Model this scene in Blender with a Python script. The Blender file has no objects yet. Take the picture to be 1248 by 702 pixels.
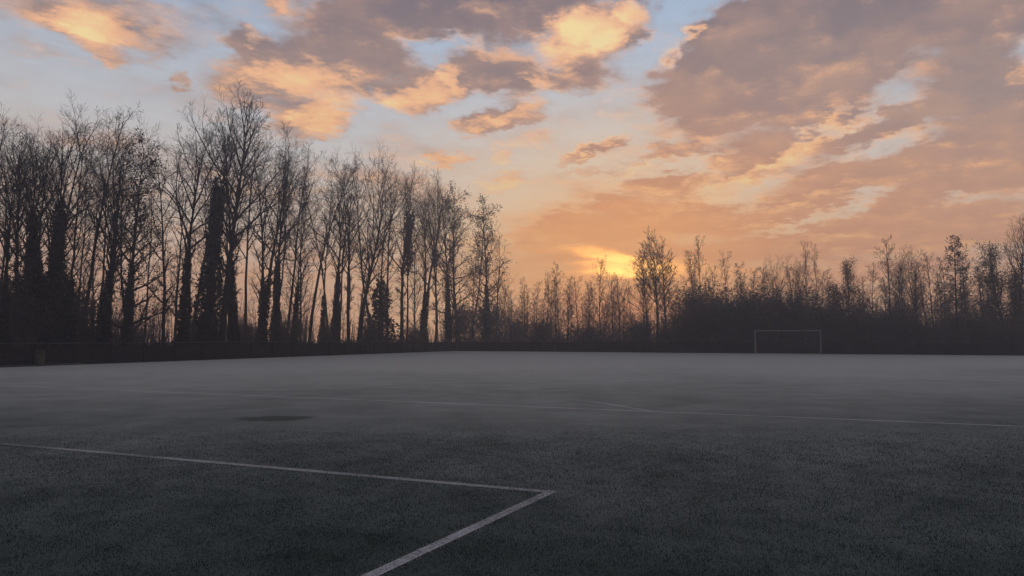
import bpy, math, random
import numpy as np
from mathutils import Vector, Matrix

C = bpy.context.scene
COL = C.collection
R = math.radians

# ---------------------------------------------------------------- camera, light, exposure
cam_data = bpy.data.cameras.new('camera')
cam = bpy.data.objects.new('camera', cam_data)
COL.objects.link(cam)
cam.location = (0.0, 0.0, 1.6)
cam.rotation_euler = (R(90 + 3.81), 0.0, 0.0)
cam_data.sensor_width = 36.0
cam_data.lens = 26.0
cam_data.clip_start = 0.05
cam_data.clip_end = 3000.0
C.camera = cam
C.view_settings.view_transform = 'Standard'
C.view_settings.look = 'None'
C.view_settings.gamma = 1.0
C.view_settings.exposure = 0.0
C.cycles.use_denoising = True
C.cycles.max_bounces = 5
C.cycles.diffuse_bounces = 3
C.cycles.glossy_bounces = 2
C.cycles.transmission_bounces = 1
C.cycles.volume_bounces = 0
C.cycles.transparent_max_bounces = 6
C.cycles.caustics_reflective = False
C.cycles.caustics_refractive = False

SUN_AZ, SUN_EL = 8.3, 4.6            # degrees, azimuth east of the view axis (+Y)
sun_data = bpy.data.lights.new('sun', 'SUN')
sun_data.energy = 0.3                # the sun stands behind cloud
sun_data.angle = R(12)
sun_data.color = (1.0, 0.62, 0.36)
sun = bpy.data.objects.new('sun', sun_data)
COL.objects.link(sun)
sun.location = (20, 140, 40)
sdir = Vector((math.sin(R(SUN_AZ)) * math.cos(R(SUN_EL)), math.cos(R(SUN_AZ)) * math.cos(R(SUN_EL)), math.sin(R(SUN_EL))))
sun.rotation_euler = sdir.to_track_quat('Z', 'Y').to_euler()


def lin(c, k=1.0):
    """sRGB 0-255 to linear RGBA"""
    o = []
    for v in c:
        v = v / 255.0
        o.append((v / 12.92 if v <= 0.04045 else ((v + 0.055) / 1.055) ** 2.4) * k)
    return (*o, 1.0)


# ---------------------------------------------------------------- node helper
class NG:
    def __init__(self, nt):
        self.nt = nt
        nt.nodes.clear()

    def n(self, typ, **kw):
        nd = self.nt.nodes.new(typ)
        for k, v in kw.items():
            setattr(nd, k, v)
        return nd

    def put(self, sock, v):
        if isinstance(v, bpy.types.NodeSocket):
            self.nt.links.new(v, sock)
        else:
            sock.default_value = v

    def m(self, op, a, b=None, c=None, clamp=False):
        nd = self.n('ShaderNodeMath', operation=op, use_clamp=clamp)
        for i, v in enumerate((a, b, c)):
            if v is not None:
                self.put(nd.inputs[i], v)
        return nd.outputs[0]

    def v(self, op, a, b=None, scale=None):
        nd = self.n('ShaderNodeVectorMath', operation=op)
        self.put(nd.inputs[0], a)
        if b is not None:
            self.put(nd.inputs[1], b)
        if scale is not None:
            self.put(nd.inputs['Scale'], scale)
        return nd.outputs['Value'] if op in ('LENGTH', 'DOT_PRODUCT', 'DISTANCE') else nd.outputs[0]

    def mr(self, x, a, b, c=0.0, d=1.0, smooth=True):
        nd = self.n('ShaderNodeMapRange', interpolation_type='SMOOTHSTEP' if smooth else 'LINEAR')
        for i, v in enumerate((x, a, b, c, d)):
            self.put(nd.inputs[i], v)
        return nd.outputs[0]

    def mix(self, f, a, b, blend='MIX'):
        nd = self.n('ShaderNodeMix', data_type='RGBA', blend_type=blend)
        self.put(nd.inputs[0], f)
        self.put(nd.inputs[6], a)
        self.put(nd.inputs[7], b)
        return nd.outputs[2]

    def noise(self, vec, scale, detail=3.0, rough=0.55, dist=0.0, color=False):
        nd = self.n('ShaderNodeTexNoise')
        self.put(nd.inputs['Vector'], vec)
        nd.inputs['Scale'].default_value = scale
        nd.inputs['Detail'].default_value = detail
        nd.inputs['Roughness'].default_value = rough
        nd.inputs['Distortion'].default_value = dist
        return nd.outputs[1 if color else 0]

    def ramp(self, x, stops):
        nd = self.n('ShaderNodeValToRGB')
        cr = nd.color_ramp
        while len(cr.elements) < len(stops):
            cr.elements.new(0.5)
        for e, (p, c) in zip(cr.elements, stops):
            e.position = p
            e.color = c
        self.put(nd.inputs[0], x)
        return nd.outputs[0]


# ---------------------------------------------------------------- sky: clear dawn sky with broken cloud
# cloud banks as they stand in the sky: azimuth, elevation, half-width, half-height (degrees), tilt, weight
CLOUD = [
    (-31.36, 21.30, 9.58, 1.97, 0, 0.8),
    (-29.59, 19.87, 3.96, 1.32, -4, 0.75),
    (-29.15, 18.55, 1.30, 0.52, 0, 0.6),
    (-24.17, 17.79, 0.81, 0.44, 0, 0.8),
    (-34.47, 18.17, 1.78, 0.49, 0, 0.25),
    (-17.55, 18.82, 4.15, 1.92, 8, 1.3),
    (-13.03, 19.78, 4.08, 1.94, -5, 1.3),
    (-19.94, 20.63, 1.62, 1.20, 20, 0.9),
    (-14.93, 16.10, 2.91, 1.35, 18, 1.2),
    (-11.83, 22.53, 5.64, 2.11, 12, 1.4),
    (-4.18, 24.26, 8.13, 2.00, 5, 1.4),
    (2.35, 23.96, 5.21, 1.79, 0, 0.8),
    (-9.29, 20.59, 2.54, 0.92, 0, 0.8),
    (-17.96, 23.58, 1.07, 0.75, 0, 0.7),
    (-6.72, 18.66, 3.20, 1.41, 18, 1.4),
    (-1.04, 20.20, 3.25, 1.75, -10, 1.5),
    (-0.58, 16.99, 3.63, 1.14, 12, 1.2),
    (-2.20, 16.37, 2.33, 0.72, 0, 0.6),
    (5.91, 21.72, 4.25, 2.17, 10, 0.95),
    (9.77, 23.95, 2.28, 1.76, 60, 0.8),
    (4.93, 19.78, 2.32, 0.82, 0, 0.5),
    (17.43, 21.08, 5.62, 2.76, 20, 1.6),
    (23.14, 20.11, 8.78, 3.33, 14, 1.6),
    (14.36, 18.24, 3.64, 2.07, 0, 1),
    (20.82, 17.07, 6.77, 2.02, 10, 1.1),
    (31.91, 20.69, 5.62, 1.78, 0, 1.1),
    (19.81, 22.71, 6.34, 1.28, 10, 1),
    (32.70, 17.00, 3.20, 3.55, 40, 1),
    (34.40, 14.15, 2.63, 2.54, 0, 0.9),
    (28.27, 15.06, 5.50, 0.91, 14, 1),
    (23.53, 14.52, 3.79, 0.56, 14, 0.6),
    (14.92, 15.86, 4.52, 0.82, 5, 0.5),
    (6.17, 14.35, 2.80, 0.55, 14, 0.9),
    (13.07, 14.19, 2.81, 0.78, 12, 0.9),
    (17.56, 13.61, 2.57, 0.82, 18, 0.85),
    (10.58, 13.11, 2.49, 0.43, 8, 0.4),
    (31.09, 11.47, 4.23, 1.82, 8, 1),
    (23.98, 11.18, 4.60, 1.60, 10, 1.05),
    (18.40, 12.07, 2.31, 0.83, 12, 0.6),
    (34.69, 10.24, 2.16, 1.55, 0, 0.9),
    (-5.72, 13.44, 1.79, 0.55, 8, 0.7),
    (-0.58, 13.94, 1.55, 0.49, 8, 0.55),
    (-0.90, 12.21, 2.06, 0.56, 14, 0.75),
    (2.32, 15.16, 1.29, 0.85, 0, 0.35),
    (6.16, 12.94, 1.91, 0.43, 5, 0.6),
    (11.80, 11.71, 3.08, 0.85, 6, 0.9),
    (8.66, 9.59, 6.89, 1.49, 6, 1.05),
    (3.58, 8.43, 3.19, 1.07, 12, 0.9),
    (14.80, 8.78, 6.58, 1.04, 4, 1),
    (20.62, 8.86, 5.04, 0.71, 12, 0.9),
    (28.08, 9.03, 6.47, 0.78, 14, 0.9),
    (25.97, 6.92, 10.30, 1.25, 4, 1.1),
    (17.13, 6.74, 6.99, 0.85, 2, 0.9),
    (19.60, 13.75, 7.42, 1.97, 16, 0.5),
    (27.16, 12.18, 6.10, 1.44, 12, 0.5),
    (31.95, 9.22, 5.52, 1.60, 8, 0.4),
    (4.85, 7.02, 6.98, 1.26, 0, 0.8),
    (12.31, 4.72, 15.80, 1.61, 0, 0.55),
    (27.91, 3.71, 9.91, 1.69, 0, 0.5),
    (-16.98, 4.92, 17.57, 2.43, 0, 0.25),
    (-30.46, 9.91, 7.68, 1.62, 0, 0.25),
    (-11.06, 11.86, 7.45, 2.44, 0, 0.2),
    (32.79, 7.01, 5.41, 1.39, 0, 0.9),
    (28.95, 5.17, 4.38, 0.50, 0, 0.5),
]
SUNLIT = [                            # parts of the cloud banks that catch the low sun from below
    (-29.35, 20.07, 3.49, 1.02, -5, 1),
    (-32.29, 20.91, 7.98, 1.76, 0, 0.5),
    (-29.15, 18.55, 1.30, 0.52, 0, 0.7),
    (-24.17, 17.79, 0.81, 0.44, 0, 0.5),
    (-34.28, 18.95, 0.72, 0.49, 0, 0.3),
    (-16.36, 18.65, 4.50, 1.25, 6, 1.15),
    (-19.37, 21.25, 0.93, 0.65, 0, 0.8),
    (-14.20, 16.50, 2.68, 1.17, 15, 1.1),
    (-11.78, 19.00, 1.75, 0.81, 0, 0.6),
    (-6.75, 22.26, 3.86, 0.57, 4, 0.45),
    (-2.55, 23.96, 1.30, 0.45, 0, 0.4),
    (-9.30, 21.73, 2.29, 0.45, 0, 0.3),
    (-17.96, 23.69, 1.07, 0.75, 0, 0.7),
    (-7.67, 18.16, 2.93, 1.06, 18, 1),
    (-5.12, 19.60, 0.90, 0.94, 60, 0.9),
    (-1.56, 21.59, 2.99, 0.57, -8, 0.7),
    (1.69, 19.84, 1.43, 0.47, -10, 0.8),
    (-0.58, 16.99, 3.63, 0.66, 14, 1.1),
    (5.72, 22.41, 3.87, 1.70, 12, 1.45),
    (4.30, 23.36, 1.17, 1.46, 75, 0.7),
    (9.77, 23.67, 0.89, 1.55, 70, 1.2),
    (7.52, 22.11, 1.92, 0.68, 10, 0.7),
    (11.82, 21.40, 0.75, 1.24, 50, 1.15),
    (13.69, 22.05, 0.86, 0.33, 0, 1),
    (8.25, 18.60, 0.63, 0.47, 0, 0.7),
    (7.13, 14.94, 2.16, 0.42, 14, 1.15),
    (13.68, 14.40, 3.04, 0.60, 14, 0.7),
    (15.46, 12.56, 2.15, 0.60, 20, 1),
    (20.15, 13.12, 3.40, 0.70, 24, 0.85),
    (23.00, 15.15, 2.73, 0.39, 18, 0.5),
    (21.88, 14.41, 2.22, 0.46, 24, 0.6),
    (-5.72, 13.44, 1.79, 0.55, 8, 0.85),
    (-0.58, 13.94, 1.55, 0.49, 8, 0.7),
    (-0.90, 12.21, 2.06, 0.56, 14, 0.95),
    (2.33, 15.46, 1.29, 0.85, 0, 0.5),
    (9.95, 12.83, 2.50, 0.30, 12, 0.7),
    (17.23, 11.85, 3.51, 0.36, 20, 0.7),
    (23.41, 9.96, 3.23, 0.29, 14, 0.5),
    (18.91, 8.95, 4.01, 0.24, 10, 0.5),
    (26.17, 13.56, 2.07, 0.28, 18, 0.5),
    (11.17, 10.94, 1.85, 0.31, 6, 0.6),
    (13.00, 9.95, 2.43, 0.49, 10, 0.6),
    (16.02, 10.42, 2.96, 0.48, 24, 0.6),
    (20.66, 10.45, 2.80, 0.47, 20, 0.35),
    (34.95, 16.83, 0.70, 0.49, 45, 0.5),
    (25.59, 11.61, 1.56, 0.39, 10, 0.35),
    (32.00, 10.82, 1.38, 0.42, 0, 0.5),
    (29.15, 11.41, 1.17, 0.38, 0, 0.5),
    (21.95, 17.23, 6.11, 1.67, 10, 0.22),
    (1.66, 7.55, 2.56, 0.57, 0, 0.5),
    (22.79, 7.09, 2.71, 0.23, 6, 0.35),
    (30.43, 6.09, 5.21, 0.33, 6, 0.45),
]
GLOW = [                              # gaps in the bank in front of the sun
    (7.06, 6.43, 2.89, 0.50, -8, 1.8),
    (9.24, 5.33, 3.85, 0.94, -6, 2.2),
    (5.16, 5.63, 1.27, 0.32, 0, 0.6),
    (13.24, 5.50, 2.41, 0.62, 0, 1.5),
    (16.51, 4.93, 2.34, 0.49, 0, 0.9),
    (10.44, 2.18, 0.49, 0.31, 0, 1.3),
    (6.10, 4.80, 2.52, 0.51, 0, 0.7),
    (19.95, 4.54, 2.81, 0.36, 0, 0.4),
]


def build_sky():
    w = bpy.data.worlds.new('World')
    C.world = w
    w.use_nodes = True
    g = NG(w.node_tree)
    out = g.n('ShaderNodeOutputWorld')
    bg = g.n('ShaderNodeBackground')
    STR = 0.1
    bg.inputs['Strength'].default_value = STR
    g.nt.links.new(bg.outputs[0], out.inputs[0])
    tc = g.n('ShaderNodeTexCoord').outputs['Generated']
    d = g.v('NORMALIZE', tc)
    sep = g.n('ShaderNodeSeparateXYZ')
    g.put(sep.inputs[0], d)
    dx, dy, dz = sep.outputs
    az = g.m('MULTIPLY', g.m('ARCTAN2', dx, dy), 180 / math.pi)
    el = g.m('MULTIPLY', g.m('ARCSINE', dz), 180 / math.pi)
    comb = g.n('ShaderNodeCombineXYZ')
    g.put(comb.inputs[0], az)
    g.put(comb.inputs[1], el)
    S = comb.outputs[0]
    # cloud-layer coordinates, turned so that streets run towards the sun
    zz = g.m('ADD', g.m('MAXIMUM', dz, 0.0), 0.09)
    pc = g.n('ShaderNodeCombineXYZ')
    g.put(pc.inputs[0], g.m('DIVIDE', dx, zz))
    g.put(pc.inputs[1], g.m('DIVIDE', dy, zz))
    mp = g.n('ShaderNodeMapping', vector_type='TEXTURE')
    g.put(mp.inputs[0], pc.outputs[0])
    mp.inputs['Rotation'].default_value = (0, 0, R(-28))
    mp.inputs['Scale'].default_value = (0.92, 1.12, 1)
    P = mp.outputs[0]

    wn = g.noise(P, 1.15, 3, 0.55, color=True)
    wn2 = g.noise(P, 4.2, 4, 0.6, color=True)
    off = g.v('SCALE', g.v('SUBTRACT', wn, (0.5, 0.5, 0.5)), scale=4.0)
    off2 = g.v('SCALE', g.v('SUBTRACT', wn2, (0.5, 0.5, 0.5)), scale=5.0)
    wn3 = g.noise(P, 13.0, 4, 0.62, color=True)
    off3 = g.v('SCALE', g.v('SUBTRACT', wn3, (0.5, 0.5, 0.5)), scale=4.0)
    offs = g.v('MULTIPLY', g.v('ADD', g.v('ADD', off, off2), off3), (1.0, 0.6, 0.0))
    nearh = g.mr(el, 2.0, 16.0, 0.4, 1.0)
    Sd = g.v('ADD', S, g.v('SCALE', offs, scale=nearh))

    def field(blobs, vec, hard=0.0):
        acc = None
        for (a, e, rx, ry, t, wt) in blobs:
            mp = g.n('ShaderNodeMapping', vector_type='TEXTURE')
            v = vec
            if acc is not None:            # evaluate the banks one after another (keeps the shader stack small)
                nd = g.n('ShaderNodeVectorMath', operation='MULTIPLY_ADD')
                g.put(nd.inputs[0], acc)
                nd.inputs[1].default_value = (1e-7, 0, 0)
                g.put(nd.inputs[2], vec)
                v = nd.outputs[0]
            g.put(mp.inputs[0], v)
            mp.inputs['Location'].default_value = (a, e, 0)
            mp.inputs['Rotation'].default_value = (0, 0, R(t))
            mp.inputs['Scale'].default_value = (rx, ry, 1)
            q = g.mr(g.v('LENGTH', mp.outputs[0]), 1.45, 0.35, 0.0, wt)
            acc = q if acc is None else g.m('ADD', acc, q)
        return acc

    fine = g.noise(P, 3.0, 7, 0.58)
    to_sun = g.v('SCALE', (math.sin(R(SUN_AZ - 28)) , math.cos(R(SUN_AZ - 28)), 0.0), scale=0.075)
    fine_s = g.noise(g.v('ADD', P, to_sun), 3.0, 7, 0.58)
    facing = g.m('SUBTRACT', fine, fine_s)         # >0 where the cloud thins towards the sun
    big = g.noise(P, 0.8, 4, 0.55)
    side = g.m('MAXIMUM', g.mr(g.m('ABSOLUTE', az), 36, 50), g.mr(el, 25, 34))
    D = g.m('ADD', field(CLOUD, Sd), g.m('MULTIPLY', side, g.mr(big, 0.40, 0.62, 0.0, 0.9)))
    core = g.mr(D, 0.8, 2.0, 1.0, 0.55)           # the thick banks are smoother
    D = g.m('ADD', D, g.m('MULTIPLY', g.m('SUBTRACT', fine, 0.46), g.m('MULTIPLY', core, 2.3)))
    alpha = g.mr(D, -0.14, 1.12)
    thin = g.m('MULTIPLY', g.mr(D, 0.05, 0.35), g.mr(D, 1.15, 0.40))

    L = g.m('ADD', field(SUNLIT, Sd), g.m('MULTIPLY', side, g.mr(big, 0.50, 0.40, 0.0, 0.3)))
    L = g.m('ADD', L, g.m('MULTIPLY', g.m('SUBTRACT', g.noise(P, 6.5, 6, 0.66), 0.49), 2.4))
    streak = g.noise(g.v('MULTIPLY', g.v('ADD', S, g.v('SCALE', offs, scale=0.35)), (0.055, 0.50, 1.0)), 1.0, 6, 0.66)
    low = g.mr(el, 15.0, 7.0)
    L = g.m('ADD', L, g.m('MULTIPLY', g.m('MULTIPLY', g.m('SUBTRACT', streak, 0.46), low), 2.6))
    sunv = g.v('SUBTRACT', S, (SUN_AZ, SUN_EL, 0))
    sd = g.v('LENGTH', g.v('MULTIPLY', sunv, (0.62, 1.0, 0)))
    near = g.mr(sd, 19, 1.5)
    L = g.m('ADD', L, g.m('MULTIPLY', thin, g.mr(sd, 26, 5, 0.30, 0.65)))
    L = g.m('ADD', L, g.m('MULTIPLY', g.m('MULTIPLY', facing, core), 3.0))
    lit = g.mr(L, 0.05, 1.25)
    hot = g.mr(L, 0.95, 2.1)

    K = 1 / STR
    e01 = g.mr(el, 0, 30, 0, 1, smooth=False)
    clear = g.ramp(e01, [(0.0, lin((232, 172, 138), K)), (0.13, lin((236, 190, 156), K)), (0.30, lin((224, 206, 190), K)),
                         (0.52, lin((205, 205, 208), K)), (0.78, lin((174, 194, 218), K)), (1.0, lin((146, 170, 202), K))])
    sky = g.n('ShaderNodeTexSky', sky_type='NISHITA')
    sky.sun_disc = False
    sky.sun_elevation = R(SUN_EL)
    sky.sun_rotation = R(SUN_AZ)
    sky.air_density, sky.dust_density, sky.ozone_density = 1.0, 1.5, 1.0
    nish = g.mix(1.0, sky.outputs[0], (NISH, NISH, NISH, 1), 'MULTIPLY')
    clear = g.mix(NMIX, clear, nish)
    clear = g.mix(g.mr(sd, 17, 4, 0.0, 0.65), clear, lin((248, 206, 152), K))
    shadow = g.ramp(e01, [(0.0, lin((216, 148, 112), K)), (0.14, lin((220, 158, 120), K)), (0.30, lin((204, 156, 130), K)),
                          (0.52, lin((160, 141, 138), K)), (0.80, lin((130, 119, 126), K)), (1.0, lin((120, 113, 123), K))])
    shadow = g.mix(g.m('MULTIPLY', near, 0.55), shadow, lin((236, 150, 84), K))
    litc = g.ramp(e01, [(0.0, lin((248, 168, 98), K)), (0.25, lin((250, 188, 130), K)), (0.6, lin((250, 190, 146), K)), (1.0, lin((244, 190, 158), K))])
    litc = g.mix(g.m('MULTIPLY', hot, 0.85), litc, lin((255, 232, 168), K))
    # soft relief inside the banks
    relief = g.noise(P, 3.2, 6, 0.62)
    shadow = g.mix(g.mr(relief, 0.35, 0.70, 0.0, 0.7), shadow, g.mix(0.35, shadow, litc))
    cloud = g.mix(lit, shadow, litc)
    col = g.mix(alpha, clear, cloud)
    halo = g.mr(g.v('LENGTH', g.v('MULTIPLY', sunv, (0.62, 1.15, 0))), 10.5, 0.0)
    hcol = g.mix(g.mr(el, 4.8, 0.8), (1.15 * K, 0.50 * K, 0.14 * K, 1), (1.0 * K, 0.27 * K, 0.085 * K, 1))
    col = g.mix(g.m('MULTIPLY', halo, g.mr(streak, 0.25, 0.70, 0.70, 1.0)), col, hcol)
    bars = g.noise(g.v('MULTIPLY', g.v('ADD', S, g.v('SCALE', offs, scale=0.3)), (0.10, 1.15, 1.0)), 1.0, 5, 0.62)
    G = g.m('ADD', field(GLOW, g.v('ADD', S, g.v('SCALE', offs, scale=0.22))), g.m('MULTIPLY', g.m('SUBTRACT', bars, 0.5), 4.5))
    gl = g.m('MULTIPLY', g.mr(G, -0.1, 2.3), g.mr(sd, 9.0, 1.0))
    col = g.mix(gl, col, (1.7 * K, 0.70 * K, 0.15 * K, 1))
    hotc = g.mr(G, 0.9, 3.0)
    col = g.mix(g.m('MULTIPLY', hotc, g.mr(sd, 4.0, 0.3)), col, (3.2 * K, 1.6 * K, 0.36 * K, 1))
    sund = g.v('DOT_PRODUCT', d, tuple(sdir))
    col = g.v('SCALE', col, scale=g.mr(sund, -0.9, 0.75, 0.42, 1.0))
    g.put(bg.inputs['Color'], col)
    w.cycles.sampling_method = 'MANUAL'
    w.cycles.sample_map_resolution = 512


NISH, NMIX = 1.0, 0.06
build_sky()
HAZE = 0.0029
GOAL_X, GOAL_Y, GOAL_W = 26.47, 71.28, 5.93
LINE_NAMES = ['pitch_line', 'pitch_line', 'pitch_line', 'pitch_arc']

# ---------------------------------------------------------------- mesh helpers
def mesh_from(name, verts, faces_tri=None, faces_quad=None, mats=(), uv=None):
    """verts (n,3); triangles (m,3) and/or quads (k,4) as numpy arrays"""
    me = bpy.data.meshes.new(name)
    verts = np.asarray(verts, dtype=np.float32)
    loops, starts = [], []
    pos = 0
    for f, k in ((faces_tri, 3), (faces_quad, 4)):
        if f is None or len(f) == 0:
            continue
        f = np.asarray(f, dtype=np.int32)
        loops.append(f.ravel())
        starts.append(pos + np.arange(len(f), dtype=np.int32) * k)
        pos += f.size
    loops = np.concatenate(loops)
    starts = np.concatenate(starts)
    me.vertices.add(len(verts))
    me.vertices.foreach_set('co', verts.ravel())
    me.loops.add(len(loops))
    me.loops.foreach_set('vertex_index', loops)
    me.polygons.add(len(starts))
    me.polygons.foreach_set('loop_start', starts)
    me.update(calc_edges=True)
    me.validate()
    for m in mats:
        me.materials.append(m)
    return me


def link(name, me, parent=None, **props):
    o = bpy.data.objects.new(name, me)
    COL.objects.link(o)
    if parent is not None:
        o.parent = parent
    for k, v in props.items():
        if v:
            o[k] = v
    return o


def tubes(segs, sides):
    """separate tapered tubes from an (n,8) array p0 p1 r0 r1"""
    s = np.asarray(segs, dtype=np.float64).reshape(-1, 8)
    p0, p1, r0, r1 = s[:, 0:3], s[:, 3:6], s[:, 6], s[:, 7]
    d = p1 - p0
    d /= np.maximum(np.linalg.norm(d, axis=1, keepdims=True), 1e-9)
    ref = np.where(np.abs(d[:, 2:3]) < 0.9, np.array([[0, 0, 1.0]]), np.array([[1.0, 0, 0]]))
    a = np.cross(d, ref)
    a /= np.linalg.norm(a, axis=1, keepdims=True)
    b = np.cross(d, a)
    n = len(s)
    ang = np.arange(sides) * 2 * math.pi / sides
    ring = a[:, None, :] * np.cos(ang)[None, :, None] + b[:, None, :] * np.sin(ang)[None, :, None]
    v0 = p0[:, None, :] + ring * r0[:, None, None]
    v1 = p1[:, None, :] + ring * r1[:, None, None]
    verts = np.concatenate([v0, v1], axis=1).reshape(-1, 3)
    i = np.arange(sides)
    j = (i + 1) % sides
    q = np.stack([i, j, j + sides, i + sides], axis=1)
    quads = (q[None] + (np.arange(n) * 2 * sides)[:, None, None]).reshape(-1, 4)
    return verts, quads


def leaf_tris(centres, size, rng, flat=0.0):
    """one small leaf-shaped quad per centre, randomly turned"""
    c = np.asarray(centres)
    n = len(c)
    a = rng.normal(size=(n, 3))
    a[:, 2] *= (1 - flat)
    a /= np.linalg.norm(a, axis=1, keepdims=True)
    b = rng.normal(size=(n, 3))
    b -= a * (a * b).sum(1, keepdims=True)
    b /= np.linalg.norm(b, axis=1, keepdims=True)
    sz = size * rng.uniform(0.6, 1.4, size=(n, 1))
    v = np.stack([c - a * sz, c + b * sz * 0.55, c + a * sz, c - b * sz * 0.55], axis=1).reshape(-1, 3)
    q = np.arange(n * 4).reshape(-1, 4)
    return v, q


# ---------------------------------------------------------------- materials
def new_mat(name):
    m = bpy.data.materials.new(name)
    m.use_nodes = True
    g = NG(m.node_tree)
    out = g.n('ShaderNodeOutputMaterial')
    p = g.n('ShaderNodeBsdfPrincipled')
    g.nt.links.new(p.outputs[0], out.inputs[0])
    return m, g, p


def mottled(name, c0, c1, scale, rough=0.9, bump=0.0, coord='Object', stretch=(1, 1, 1), spec=0.2):
    m, g, p = new_mat(name)
    tc = g.n('ShaderNodeTexCoord').outputs[coord]
    v = g.v('MULTIPLY', tc, stretch)
    n = g.noise(v, scale, 5, 0.6)
    g.put(p.inputs['Base Color'], g.mix(g.mr(n, 0.3, 0.7), (*c0, 1), (*c1, 1)))
    p.inputs['Roughness'].default_value = rough
    p.inputs['Specular IOR Level'].default_value = spec
    if bump:
        b = g.n('ShaderNodeBump')
        b.inputs['Strength'].default_value = bump
        b.inputs['Distance'].default_value = 0.02
        g.put(b.inputs['Height'], n)
        g.put(p.inputs['Normal'], b.outputs[0])
    return m


M_BARK = mottled('bark', (0.014, 0.0137, 0.0135), (0.036, 0.035, 0.034), 3.0, 0.95, 0.6, stretch=(4, 4, 0.7))
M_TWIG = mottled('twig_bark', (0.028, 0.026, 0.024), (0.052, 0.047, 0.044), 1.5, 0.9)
M_IVY = mottled('ivy_leaf', (0.008, 0.013, 0.010), (0.018, 0.025, 0.017), 2.0, 0.6, spec=0.15)
M_EVERGREEN = mottled('evergreen_leaf', (0.020, 0.026, 0.018), (0.045, 0.050, 0.034), 1.0, 0.7)
M_BRUSH = mottled('dead_brush', (0.030, 0.024, 0.019), (0.060, 0.048, 0.037), 0.8, 0.95)
M_TWIGF = mottled('haze_paled_twig', (0.085, 0.074, 0.067), (0.14, 0.122, 0.112), 1.5, 0.9)  # lighter copy of the twig bark: far haze put into its colour
M_BRUSHF = mottled('haze_paled_brush', (0.075, 0.065, 0.057), (0.135, 0.118, 0.104), 0.8, 0.95)  # dead brush lightened, so the colour itself carries the haze of the far wood
M_TIMBER = mottled('dark_stained_timber', (0.014, 0.013, 0.012), (0.032, 0.028, 0.025), 3.0, 0.85, 0.4, stretch=(0.5, 6, 6))
M_GALV = mottled('galvanised_rail', (0.06, 0.065, 0.07), (0.11, 0.115, 0.12), 2.0, 0.5)
M_WHITE = mottled('weathered_grey_paint', (0.26, 0.26, 0.265), (0.36, 0.36, 0.36), 2.5, 0.5)
M_NET = mottled('net_cord', (0.20, 0.20, 0.21), (0.28, 0.28, 0.29), 4.0, 0.8)
M_BIN = mottled('faded_yellow_plastic', (0.06, 0.054, 0.026), (0.085, 0.075, 0.04), 2.0, 0.6)
M_BINLID = mottled('dark_bin_plastic', (0.03, 0.03, 0.028), (0.05, 0.05, 0.045), 2.0, 0.6)


def turf_material(name, near, frost, sheen, paint=None, drift=0.42):
    """short turf under hoar frost; frost lies in drifting patches"""
    m, g, p = new_mat(name)
    pos = g.n('ShaderNodeNewGeometry').outputs['Position']
    n_big = g.noise(pos, 0.10, 4, 0.55)
    n_mid = g.noise(pos, 0.75, 5, 0.6)
    n_fine = g.noise(pos, 28.0, 4, 0.7)
    n_blade = g.noise(g.v('MULTIPLY', pos, (1.0, 1.0, 1.0)), 95.0, 2, 0.6)
    fr = g.m('ADD', g.m('MULTIPLY', n_big, 0.30), g.m('ADD', g.m('MULTIPLY', n_mid, 0.22), g.m('MULTIPLY', n_fine, 0.12)))
    sp = g.n('ShaderNodeSeparateXYZ')
    g.put(sp.inputs[0], pos)
    # the frost mix rises steadily with distance along Y
    fr = g.m('ADD', fr, g.m('MULTIPLY', g.mr(sp.outputs[1], 4.0, 52.0, smooth=False), drift))
    fr = g.mr(fr, 0.235, 0.77, smooth=False)
    # thawed patch: an uneven oval where the frost has gone
    q = g.v('ADD', pos, g.v('SCALE', g.v('SUBTRACT', g.noise(pos, 1.6, 4, 0.6, color=True), (0.5, 0.5, 0.5)), scale=1.1))
    q = g.v('LENGTH', g.v('MULTIPLY', g.v('SUBTRACT', q, (-4.75, 14.75, 0.0)), (1.30, 1.75, 0.0)))
    thaw = g.mr(q, 0.55, 1.25, 1.0, 0.0)
    fr = g.m('MULTIPLY', fr, g.m('SUBTRACT', 1.0, g.m('MULTIPLY', thaw, 0.68)))
    green = g.mix(n_mid, (*[c * 0.75 for c in near], 1), (*[c * 1.3 for c in near], 1))
    col = g.mix(fr, green, (*frost, 1))
    if paint:
        wear = g.mr(g.m('ADD', g.m('MULTIPLY', n_mid, 0.5), g.m('MULTIPLY', n_fine, 0.5)), 0.36, 0.58, 0.22, 1.0)
        col = g.mix(wear, col, (*paint, 1))
    g.put(p.inputs['Base Color'], col)
    p.inputs['Roughness'].default_value = 0.9
    p.inputs['Specular IOR Level'].default_value = 0.1
    g.put(p.inputs['Sheen Weight'], g.m('MULTIPLY', fr, sheen, clamp=True))      # the frost crystals give the pale sheen
    p.inputs['Sheen Roughness'].default_value = 0.42
    p.inputs['Sheen Tint'].default_value = (0.74, 0.91, 1.0, 1)
    b = g.n('ShaderNodeBump')
    b.inputs['Strength'].default_value = 0.25
    b.inputs['Distance'].default_value = 0.02
    g.put(b.inputs['Height'], g.m('ADD', n_fine, n_blade))
    g.put(p.inputs['Normal'], b.outputs[0])
    return m


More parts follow.
